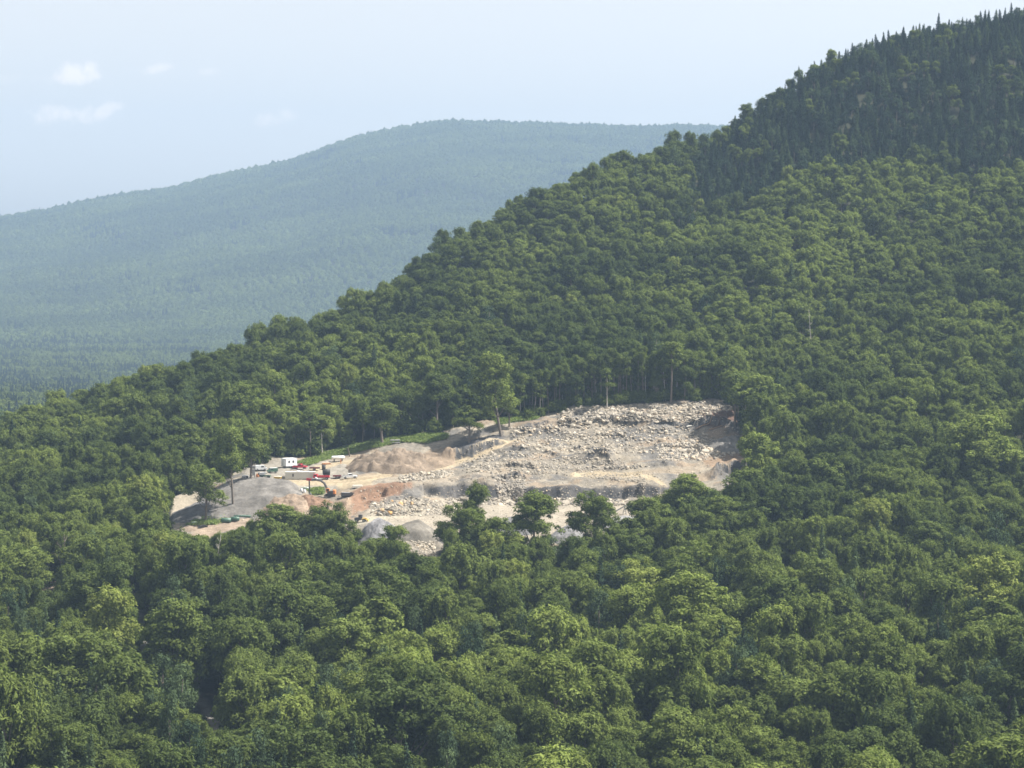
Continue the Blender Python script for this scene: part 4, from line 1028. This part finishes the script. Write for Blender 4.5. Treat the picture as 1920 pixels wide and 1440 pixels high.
# ------------------------------------------------------------------ machines and things in the quarry
def thing(name, label, cat, px, row, rz=0, group=None, dz=0):
    p = spot(px, row); p.z += dz
    return tag(link(name, None, loc=p, rot=(0, 0, rz)), label, cat, group)
def wheel(parent, x, y, r, w=.28):
    t = MB().tube([(x, y - w / 2, r), (x, y + w / 2, r)], r, 14).build('wheel', P['black'], parent)
    MB().tube([(x, y - w / 2 - .015, r), (x, y + w / 2 + .015, r)], r * .5, 10).build('rim', P['grey'], t)
def pickup(name, label, px, row, rz, paintm, dz=0, flatbed=False):
    t = thing(name, label, 'pickup truck', px, row, rz, dz=dz)
    b = MB()
    b.prism([(-2.9, .55), (2.75, .55), (2.85, .8), (2.8, 1.12), (1.35, 1.22), (1.0, 1.25), (-.75, 1.25), (-2.9, 1.22)], -.95, .95)
    b.build('body', paintm, t)
    c = MB(); c.prism([(-.8, 1.22), (1.3, 1.2), (.75, 1.85), (.45, 1.93), (-.45, 1.93), (-.7, 1.85)], -.86, .86); c.build('cab', paintm, t)
    for s in (-1, 1):
        MB().prism([(-.6, 1.3), (.98, 1.3), (.6, 1.78), (-.52, 1.78)], s * .865 - .01, s * .865 + .01).build('window', P['glass'], t)
    MB().box((1.06, 0, 1.53), (.03, 1.5, .62), (0, -.72, 0)).build('windshield', P['glass'], t)
    MB().box((-1.85, 0, 1.262), (1.9, 1.6, .02)).build('cargo_bed', P['dark'], t)
    MB().box((2.86, 0, .62), (.14, 1.9, .26)).build('bumper', P['grey'], t)
    for s in (-1, 1): MB().box((2.84, s * .72, .95), (.06, .3, .16)).build('headlight', P['steel'], t)
    for x in (-1.85, 1.85):
        for s in (-1, 1): wheel(t, x, s * .86, .42)
    return t
pickup('pickup_truck', 'white pickup truck parked at the end of the yard, nose to the right', 656, 897, R(12), P['white'])
pickup('pickup_truck', 'dark red pickup truck parked behind the long cream container', 563, 880, R(-16), P['red'], dz=.2)

# long cream container with load on its roof
t = thing('storage_container', 'long cream storage container standing in the yard', 'container', 563, 898, R(2))
b = MB(); L_ = 11.6
for i in range(58):
    x = -L_ / 2 + .1 + i * (L_ - .2) / 57
    b.box((x, -1.22 - (.03 if i % 2 else 0), 1.35), ((L_ - .2) / 57, .06, 2.5)); b.box((x, 1.22 + (.03 if i % 2 else 0), 1.35), ((L_ - .2) / 57, .06, 2.5))
b.build('side_wall', P['cream'], t)
MB().box((0, 0, 2.75), (L_, 2.5, .1)).build('roof', P['cream_roof'], t)
MB().box((0, 0, .1), (L_, 2.5, .12)).build('floor_frame', P['dark'], t)
for s in (-1, 1):
    d = MB().box((L_ / 2 - .04, s * .61, 1.4), (.08, 1.19, 2.55)).build('end_door', P['cream'], t)
    for q in (-.3, .3): MB().tube([(L_ / 2 + .02, s * .61 + q, .3), (L_ / 2 + .02, s * .61 + q, 2.6)], .03, 6).build('lock_rod', P['grey'], d)
MB().box((-L_ / 2 + .04, 0, 1.4), (.08, 2.4, 2.55)).build('front_wall', P['cream'], t)
MB().box((-2.7, -1.29, 1.55), (.55, .05, 1.1)).build('side_hatch', P['dark'], t)
for i, (x, s) in enumerate(((-.9, 1.0), (.4, .8), (3.2, .6))):
    p = spot(563, 898)
    o = link('tarpaulin_bundle', ROCKS[i].copy(), loc=(p.x + x, p.y + .2, p.z + 2.8 + s * .22)); o.data.materials[0] = P['white']; o.scale = (s * 1.1, s * .8, s * .4)
    tag(o, ('white tarpaulin bundle on the container roof, left one', 'white tarpaulin bundle in the middle of the container roof', 'small white bundle near the right end of the container roof')[i], 'tarpaulin', 'white bundles on the container roof')

# office caravan
t = thing('site_caravan', 'white site office caravan with dark windows at the back of the yard', 'caravan', 542, 876, R(38)); t.scale = (1.2, 1.2, 1.15)
MB().box((0, 0, 1.75), (4.4, 3.0, 2.5), bev=.12).build('body', P['white'], t)
MB().box((0, 0, 3.06), (4.5, 3.1, .1)).build('roof', P['white'], t)
for x in (-.9, .7): MB().box((x, -1.52, 2.0), (.62, .05, .75)).build('window', P['glass'], t)
MB().box((2.22, .0, 2.0), (.05, 1.1, .7)).build('window', P['glass'], t)
MB().box((-2.22, .3, 1.6), (.05, .8, 1.9)).build('door', P['lightgrey'], t)
for s in (-1, 1):
    wheel(t, -.4, s * 1.3, .36, .22); wheel(t, .5, s * 1.3, .36, .22)
MB().box((0, 0, .46), (4.3, 2.4, .14)).build('chassis', P['dark'], t)
MB().tube([(2.2, 0, .45), (3.4, 0, .4)], .06).build('tow_bar', P['dark'], t)

def trailer(label, px, row, rz, m, L=3.2, W=1.7, dz=0):
    t = thing('flatbed_trailer', label, 'trailer', px, row, rz, dz=dz)
    MB().box((0, 0, .8), (L, W, .14)).build('deck', P['dark'], t)
    MB().box((0, -W / 2, 1.05), (L, .06, .45)).box((0, W / 2, 1.05), (L, .06, .45)).box((-L / 2, 0, 1.05), (.06, W, .45)).build('side_board', m, t)
    for s in (-1, 1): wheel(t, -.2, s * (W / 2 + .05), .36, .2)
    MB().tube([(L / 2, 0, .7), (L / 2 + 1.1, 0, .55)], .05).build('tow_bar', P['dark'], t)
    return t
trailer('dark red open trailer hitched behind the white pickup', 632, 897, R(8), P['darkred'])
trailer('dark red low trailer behind the right end of the container', 590, 882, R(-14), P['darkred'], 3.8)

# red lorry
t = thing('flatbed_lorry', 'small red lorry parked at the right end of the container', 'lorry', 603, 899, R(176))
MB().box((0, 0, .75), (6.2, 1.0, .22)).build('chassis', P['dark'], t)
MB().prism([(1.5, .6), (3.1, .6), (3.15, 1.2), (2.9, 2.0), (1.5, 2.1)], -1.05, 1.05).build('cab', P['red'], t)
MB().box((3.0, 0, 1.62), (.06, 1.7, .6), (0, -.32, 0)).build('windshield', P['glass'], t)
for s in (-1, 1): MB().box((2.3, s * 1.06, 1.6), (.85, .03, .55)).build('window', P['glass'], t)
MB().box((-.8, 0, 1.0), (4.4, 2.1, .2)).build('load_bed', P['red'], t)
MB().box((-.8, 1.03, 1.3), (4.4, .06, .45)).box((-.8, -1.03, 1.3), (4.4, .06, .45)).box((-2.98, 0, 1.3), (.06, 2.1, .45)).build('side_board', P['red'], t)
for x in (-2.0, 2.2):
    for s in (-1, 1): wheel(t, x, s * .95, .48, .3)

# black tanks
t = thing('water_tank', 'black cylindrical water tank lying beside the red lorry', 'tank', 612, 890, R(4))
MB().tube([(-1.5, 0, 1.05), (-1.4, 0, 1.05), (1.4, 0, 1.05), (1.5, 0, 1.05)], [.6, 1.0, 1.0, .6], 20).build('shell', P['black'], t, True)
MB().box((0, 0, .15), (2.8, 1.5, .3)).build('cradle', P['dark'], t)
MB().tube([(0, 0, 2.0), (0, 0, 2.18)], .3, 12).build('filler_cap', P['dark'], t)
t = thing('oil_drum', 'black drum standing behind the lying black tank', 'drum', 607, 881, 0)
MB().tube([(0, 0, 0), (0, 0, 1.9)], .75, 18).build('shell', P['black'], t, True)
MB().tube([(0, 0, 1.9), (0, 0, 1.96)], .68, 18).build('lid', P['dark'], t)

# white gas tank on legs
t = thing('gas_tank', 'long white gas tank on supports beside the upper road', 'tank', 634, 866, R(18), dz=.3)
MB().tube([(-2.8, 0, 1.5), (-2.6, 0, 1.5), (-2.35, 0, 1.5), (2.35, 0, 1.5), (2.6, 0, 1.5), (2.8, 0, 1.5)], [.15, .5, .66, .66, .5, .15], 20).build('shell', P['white'], t, True)
for x in (-1.6, 1.6): MB().box((x, 0, .45), (.3, 1.0, .95)).build('support', P['dark'], t)
MB().tube([(0, 0, 2.1), (0, 0, 2.35)], .18, 10).build('valve_dome', P['lightgrey'], t)
t = thing('marker_post', 'short orange marker post in front of the white gas tank', 'post', 639, 869)
MB().tube([(0, 0, 0), (0, 0, 1.5)], .16, 10).build('post', P['orange'], t); MB().box((0, 0, 1.55), (.5, .5, .12)).build('cap', P['orange'], t)
t = thing('plank_stack', 'stack of orange-brown planks left of the white gas tank', 'planks', 612, 871, R(18))
for i in range(4): MB().box((rnd.uniform(-.1, .1), 0, .1 + i * .14), (4.0 - .3 * i, 1.0, .11), (0, 0, rnd.uniform(-.04, .04))).build('plank', P['orange'] if i % 2 else P['wood'], t)
t = thing('beam_stack', 'two pale grey concrete beams stacked on blocks behind the soil mound', 'beams', 741, 832, R(8))
for i in range(2):
    MB().box((0, .3 * i, .5 + i * 1.0), (4.0, .7, .38)).build('beam', P['lightgrey'], t)
    for s in (-1, 1): MB().box((s * 1.4, .3 * i, .16 + i * .97), (.4, .8, .3)).build('block', P['dark'], t)
t = thing('wooden_post', 'dark leaning wooden stump on the grass strip', 'stump', 656, 856)
MB().tube([(0, 0, -.2), (-.5, 0, 2.2), (-.8, 0, 3.6)], [.28, .2, .13], 8).build('stump', P['darkwood'], t)

# the excavator, arm to the left
t = thing('excavator', 'red and orange excavator with its arched boom reaching left over a spoil heap', 'excavator', 619, 931, R(-3))
for s in (-1, 1):
    k_ = MB(); k_.prism([(-2.1, .25), (-1.85, 0), (1.85, 0), (2.1, .25), (2.1, .6), (1.8, .9), (-1.8, .9), (-2.1, .6)], s * 1.15 - .3, s * 1.15 + .3)
    tr = k_.build('track', P['black'], t)
    for x in (-1.6, 1.6): MB().tube([(x, s * 1.15 - .33, .45), (x, s * 1.15 + .33, .45)], .3, 10).build('track_wheel', P['dark'], tr)
MB().box((0, 0, .85), (1.6, 1.7, .4)).build('undercarriage', P['dark'], t)
MB().box((.5, 0, 1.65), (3.0, 2.5, 1.1), bev=.12).build('house', P['dark'], t)
MB().box((1.65, 0, 1.8), (.95, 2.6, 1.5), bev=.15).build('counterweight', P['orange'], t)
c = MB().box((-.75, -.7, 2.35), (1.3, 1.0, 1.6), bev=.1).build('cab', P['orange'], t)
MB().box((-1.41, -.7, 2.6), (.04, .8, .9)).build('windshield', P['glass'], c); MB().box((-.75, -1.215, 2.6), (.9, .03, .8)).build('window', P['glass'], c)
MB().tube([(1.0, .7, 2.2), (1.0, .7, 2.8)], .08, 8).build('exhaust_pipe', P['black'], t)
boom = MB(); bp = [(-1.0, 0, 1.7), (-1.3, 0, 3.3), (-2.1, 0, 4.9), (-3.4, 0, 5.9), (-5.0, 0, 6.2), (-7.0, 0, 6.1), (-8.2, 0, 6.2)]
boom.tube(bp, [.34, .42, .46, .44, .4, .34, .26], 6); boom.build('boom', P['dark'], t)
MB().box((-7.9, 0, 6.35), (1.9, .5, .95), (0, .1, 0)).build('boom_head', P['red'], t)
stick = MB(); stick.box((-7.8, 0, 3.7), (.5, .36, 5.0)); stick.build('stick', P['dark'], t)
MB().tube([(-3.6, .1, 6.45), (-6.8, .1, 6.75)], .16, 8).build('hydraulic_cylinder', P['steel'], t)
MB().tube([(-4.9, 0, 6.5), (-5.1, 0, 6.9), (-5.5, 0, 6.9)], .34, 8).build('hose_guard', P['white'], t)
MB().tube([(-1.5, .3, 1.8), (-2.3, .3, 3.9)], .12, 8).build('hydraulic_cylinder', P['steel'], t)
bk = MB(); bk.prism([(-8.1, 1.35), (-7.3, 1.35), (-7.0, .7), (-7.3, .1), (-8.3, -.1), (-8.75, .2), (-8.0, .35), (-7.8, .8)], -.55, .55); bk.build('bucket', P['grey'], t)

t = thing('dump_skip', 'dark grey open steel skip on skids to the right of the excavator', 'skip', 651, 931, R(12))
MB().prism([(-2.2, .4), (1.7, .4), (2.5, 1.5), (2.4, 1.5), (1.65, .55), (-2.1, .55), (-2.3, 1.35), (-2.4, 1.35)], -1.1, 1.1).build('tray', P['dark'], t)
for s in (-1, 1): MB().prism([(-2.2, .4), (1.7, .4), (2.45, 1.5), (-2.35, 1.35)], s * 1.13 - .04, s * 1.13 + .04).build('side_plate', P['dark'], t)
MB().box((0, -.8, .2), (4.4, .25, .3)).box((0, .8, .2), (4.4, .25, .3)).build('skid', P['black'], t)
MB().box((-.5, 0, 1.5), (2.9, 1.6, .12), (0, .05, 0)).build('lid', P['grey'], t)
t = thing('stone_block', 'long cream cut stone block lying on the sand right of the excavator', 'stone block', 670, 914, R(10))
MB().box((0, 0, .45), (3.7, 1.3, .9), bev=.08).build('block', P['cream_roof'], t); MB().box((0, 0, -.02), (3.2, 1.0, .2)).build('footing', P['darkwood'], t)

def barrel(label, px, row, m, h=1.2, r=.5, group=None):
    t = thing('barrel', label, 'barrel', px, row, 0, group)
    MB().tube([(0, 0, 0), (0, 0, .1), (0, 0, h * .5), (0, 0, h - .1), (0, 0, h)], [r * .9, r, r * 1.06, r, r * .9], 16).build('drum', m, t, True)
    MB().tube([(0, 0, h), (0, 0, h + .05)], r * .75, 14).build('lid', m, t)
barrel('white barrel by the excavator stick, left one of two', 565, 922, P['white'])
barrel('white barrel by the excavator stick, right one of two', 571, 924, P['white'])
barrel('red barrel beside the dark scrap machine', 483, 895, P['orange'], 1.3, .6)
t = thing('small_boat', 'upturned pale green hull lying left of the excavator stick', 'boat', 571, 917, R(-14))
MB().prism([(-1.9, .1), (-1.3, .55), (0, .8), (1.3, .7), (2.1, .15)], -.7, .7).build('hull', P['palegreen'], t); MB().box((0, 0, .06), (3.7, 1.2, .1)).build('gunwale', P['dark'], t)

# parked machines at the top of the gravel slope
def van(label, px, row, rz, m, roof, k=1.0):
    t = thing('box_van', label, 'van', px, row, rz); t.scale = (k, k, k)
    MB().prism([(-2.3, .4), (2.4, .4), (2.5, 1.1), (1.9, 1.25), (1.4, 2.05), (-2.25, 2.1)], -.95, .95).build('body', m, t)
    MB().box((-.45, 0, 2.13), (3.5, 1.8, .08)).build('roof', roof, t)
    for s in (-1, 1): MB().box((.6, s * .965, 1.6), (1.1, .02, .5)).build('window', P['glass'], t)
    MB().box((1.72, 0, 1.66), (.03, 1.6, .75), (0, -.55, 0)).build('windshield', P['glass'], t)
    for x in (-1.5, 1.5):
        for s in (-1, 1): wheel(t, x, s * .86, .38)
van('white van parked at the left end of the yard', 489, 882, R(15), P['white'], P['white'], .95)
van('green truck with a white roof beside the white van', 511, 886, R(-155), P['green'], P['white'], .85)
t = thing('screening_machine', 'dark green screening machine with white hopper at the top of the gravel slope', 'machine', 497, 896, R(-8))
MB().box((0, 0, .8), (4.4, 1.6, .5)).build('frame', P['green'], t)
MB().prism([(-2.0, 1.2), (-.2, 1.2), (.4, 2.3), (-2.4, 2.0)], -.9, .9).build('hopper', P['white'], t)
MB().box((1.2, 0, 2.0), (2.6, .8, .14), (0, -.4, 0)).build('belt', P['black'], t)
MB().box((-2.2, -.2, 1.6), (.9, 1.2, .9)).build('engine_box', P['dark'], t)
for x in (-1.4, 1.4):
    for s in (-1, 1): wheel(t, x, s * .85, .42)
t = thing('feed_hopper', 'grey feed hopper tower at the left end of the yard', 'hopper', 475, 895, 0)
MB().box((0, 0, 3.9), (1.7, 1.5, 1.0), taper=1.1).build('hopper', P['grey'], t)
for sx in (-1, 1):
    for sy in (-1, 1): MB().box((sx * .55, sy * .5, 1.7), (.16, .16, 3.6)).build('leg', P['grey'], t)
MB().box((0, 0, 1.9), (1.0, .9, 2.4), taper=.8).build('chute', P['lightgrey'], t)
t = thing('generator', 'grey and white generator box under the trees left of the hopper', 'generator', 460, 898, R(5))
MB().box((0, 0, .7), (2.6, 1.3, 1.1), bev=.08).build('housing', P['lightgrey'], t); MB().box((0, 0, 1.3), (2.2, 1.1, .12)).build('lid', P['white'], t); MB().box((0, 0, .08), (2.8, 1.4, .16)).build('skid', P['dark'], t)
MB().box((.7, -.67, .75), (.7, .03, .6)).build('grille', P['black'], t)
t = thing('yellow_skip', 'yellow open skip at the left end of the container', 'skip', 521, 899, R(-15))
MB().prism([(-1.0, .1), (1.0, .1), (1.5, 1.1), (-1.5, 1.1)], -.75, .75).build('bin', P['yellow'], t); MB().box((0, 0, 1.13), (2.8, 1.3, .08)).build('load', P['cream_roof'], t)

# small loader in the pit
t = thing('wheel_loader', 'small yellow wheel loader with dark cab on the pit floor', 'loader', 677, 979, R(-6))
MB().box((-1.1, 0, 1.2), (2.3, 1.6, .9), bev=.12).build('engine_cover', P['dark'], t)
c = MB().box((-.2, 0, 2.05), (1.3, 1.3, 1.3), bev=.08).build('cab', P['dark'], t); MB().box((.46, 0, 2.15), (.03, 1.1, .8)).build('windshield', P['glass'], c)
MB().box((1.0, 0, 1.05), (1.6, 1.2, .5)).build('front_frame', P['yellow'], t)
for s in (-1, 1): MB().tube([(.8, s * .45, 1.6), (1.9, s * .45, 1.3), (2.6, s * .45, .6)], .12, 6).build('lift_arm', P['yellow'], t)
MB().prism([(2.4, .1), (3.4, .05), (2.7, .35), (2.6, 1.0), (2.3, 1.1)], -1.1, 1.1).build('bucket', P['yellow'], t)
for x in (-1.5, 1.2):
    for s in (-1, 1): wheel(t, x, s * .9, .6, .4)

# green things below the gravel slope
def lying_tank(label, px, row, L, r, rz):
    t = thing('green_tank', label, 'tank', px, row, rz)
    MB().tube([(-L / 2, 0, r), (-L / 2 + .12, 0, r), (L / 2 - .12, 0, r), (L / 2, 0, r)], [r * .7, r, r, r * .7], 16).build('shell', P['green'], t, True)
    for x in (-L * .3, L * .3): MB().box((x, 0, .12), (.25, r * 1.6, .24)).build('cradle', P['dark'], t)
    MB().box((0, 0, 2 * r + .01), (L * .5, .3, .06)).build('lit_top', P['palegreen'], t)  # pale strip standing in for the sunlit top of the tank
lying_tank('round dark green tank below the gravel slope, front one of the pair', 424, 980, 3.6, .85, R(3))
lying_tank('dark green tank just right of the front green tank', 441, 977, 3.0, .8, R(-5))
lying_tank('long thin dark green pipe-like tank below the gravel slope', 454, 970, 6.2, .4, R(-3))
lying_tank('slim green tank left of the green pair', 405, 971, 4.2, .45, R(-4))
t = thing('covered_skiff', 'small boat under a pale green cover left of the green tanks', 'boat', 366, 983, R(10))
MB().prism([(-1.3, .1), (-1.1, .7), (1.1, .7), (1.6, .1)], -.6, .6).build('hull', P['green'], t); MB().prism([(-1.1, .72), (0, 1.05), (1.1, .72)], -.55, .55).build('cover', P['palegreen'], t)
t = thing('tarpaulin_heap', 'heap under a black tarpaulin right of the covered boat', 'tarpaulin', 381, 989, R(15))
MB().prism([(-1.9, .0), (-1.2, .6), (.2, 1.0), (1.3, .7), (1.9, 0)], -.8, .8).build('tarpaulin', P['black'], t); MB().box((0, 0, .05), (4.0, 1.8, .1)).build('ground_sheet', P['dark'], t)

# conveyor in the pit
t = thing('conveyor', 'dark inclined conveyor rising to the right on the pit floor', 'conveyor', 1160, 966, R(12))
MB().box((0, 0, 2.1), (7.6, .8, .16), (0, -.5, 0)).build('belt', P['black'], t)
MB().box((0, -.45, 2.05), (7.7, .08, .3), (0, -.5, 0)).box((0, .45, 2.05), (7.7, .08, .3), (0, -.5, 0)).build('side_rail', P['grey'], t)
for s in (-1, 1):
    MB().tube([(1.6, s * .5, 0), (2.2, s * .4, 3.1)], .08).build('leg', P['grey'], t); MB().tube([(2.9, s * .5, 0), (2.2, s * .4, 3.1)], .08).build('leg', P['grey'], t)
MB().tube([(3.35, -.45, 3.95), (3.35, .45, 3.95)], .22, 10).build('head_drum', P['dark'], t)

# logs at the upper right corner
for i, (a, b, rz, L, lab) in enumerate(((1322, 797, 28, 9, 'longest brown log sliding down the dirt bank at the upper right'), (1350, 790, 30, 7, 'dark fallen log above the longest brown log'),
                                        (1342, 803, 22, 6, 'short brown log at the foot of the dirt bank'), (1300, 800, 20, 6, 'pale barkless log left of the dirt bank'))):
    p = spot(a, b); L2 = L / 2; v = []
    n_ = 9; cx, cy = math.cos(R(rz)), math.sin(R(rz)); ptsl = []
    for k_ in range(n_):
        s_ = -L2 + L * k_ / (n_ - 1); x, y = p.x + cx * s_, p.y + cy * s_
        ptsl.append((x - p.x, y - p.y, float(surf(x, y)) - p.z + .3 + .06 * math.sin(k_)))
    m = MB().tube(ptsl, [.34 - .02 * k_ for k_ in range(n_)], 8)
    me = bpy.data.meshes.new('log'); me.from_pydata([tuple(q) for q in m.v], [], m.f); me.materials.append((P['wood'], P['darkwood'], P['wood'], P['cream'])[i])
    tag(link('log', me, loc=p), lab, 'log')

# ------------------------------------------------------------------ bare dead trees
def dead_tree(px, row, top, label, seed, pale=True, bare=True, spread=1.0):
    g = random.Random(seed); b = at(px, row, 480, 1000, fn=surf); h = (row - top) / F * b.y * 1.1
    e = tag(link('dead_tree', None, loc=b), label, 'dead tree')
    lean = g.uniform(-.12, .12); pts = [(lean * h * t + .25 * math.sin(t * 6 + seed), 0.2 * math.sin(t * 5), -1 + (h + 1) * t) for t in [k / 8 for k in range(9)]]
    MB().tube(pts, [.26 * (1 - .8 * k / 8) for k in range(9)], 7).build('trunk', PALEBARK if pale else BARK, e, True)
    for k in range(11):
        t = .35 + .06 * k; p0 = Vector(pts[min(8, int(t * 8))]); a = g.uniform(0, 6.28); L = (1.2 - t) * h * .32 * spread
        d = Vector((math.cos(a), math.sin(a), g.uniform(.3, 1.1))).normalized()
        p1 = p0 + d * L * .5; p2 = p1 + (d + Vector((0, 0, .5))).normalized() * L * .6
        m = MB().tube([p0, p1, p2], [.11, .07, .025], 5)
        for q in range(3):
            a2 = g.uniform(0, 6.28); d2 = (d + Vector((math.cos(a2), math.sin(a2), .3))).normalized()
            s0 = p0.lerp(p2, .4 + .2 * q); m.tube([s0, s0 + d2 * L * .35], [.04, .015], 4)
        m.build('branch', PALEBARK if pale else BARK, e)
for i, (px, row, top, lab, pale, sp) in enumerate((
        (403, 1075, 1010, 'white bare snag with a forked top below the left end of the quarry', True, .8),
        (1105, 1345, 1250, 'pale bent bare trunk standing out of the foreground canopy', True, .35),
        (1216, 1340, 1262, 'pale dead tree with white side branches right of the bent bare trunk', True, 1.0),
        (738, 1225, 1160, 'grey leafless tree in the lower middle of the forest', False, 1.3),
        (826, 1380, 1290, 'grey twiggy dead tree near the bottom centre', False, 1.2),
        (207, 1340, 1262, 'thin grey dead tree in the lower left canopy', True, .9),
        (1528, 660, 590, 'thin pale dead trunk on the slope right of the quarry', True, .4),
        (1800, 1190, 1130, 'leafless grey tree near the right edge of the foreground', True, 1.0),
        (118, 1075, 1010, 'grey bare tree in front of the small clearing at the left', False, 1.3),
        (1345, 1210, 1150, 'brownish dead tree at the right of the foreground', False, 1.2),
        (640, 1330, 1262, 'thin pale snag left of the bottom centre', True, .7), (1470, 1230, 1165, 'pale snag with short stubs in the right foreground', True, .6),
        (1640, 1370, 1300, 'pale forked snag near the bottom right', True, .8), (960, 1200, 1140, 'grey snag in the middle of the forest below the pit', True, .6),
        (300, 1260, 1190, 'pale thin stem beside the dark gap at the lower left', True, .4), (1880, 1010, 950, 'grey leafless tree at the right edge level with the pit', False, 1.2))):
    dead_tree(px, row + 30, top, lab, 900 + i, pale, True, sp)

# ------------------------------------------------------------------ the air
hz = MB().box((0, 4450, 160), (7400, 9300, 900))
m = bpy.data.materials.new('summer_haze'); m.use_nodes = True; n = m.node_tree.nodes; l = m.node_tree.links
n.clear(); o_ = n.new('ShaderNodeOutputMaterial'); pv = n.new('ShaderNodeVolumePrincipled')
pv.inputs['Color'].default_value = (.51, .72, 1.0, 1); pv.inputs['Density'].default_value = 0.88e-4; pv.inputs['Anisotropy'].default_value = .1
l.new(pv.outputs[0], o_.inputs['Volume'])
tag(hz.build('haze', m), 'thin blue summer haze filling the valley', 'haze', kind='stuff')
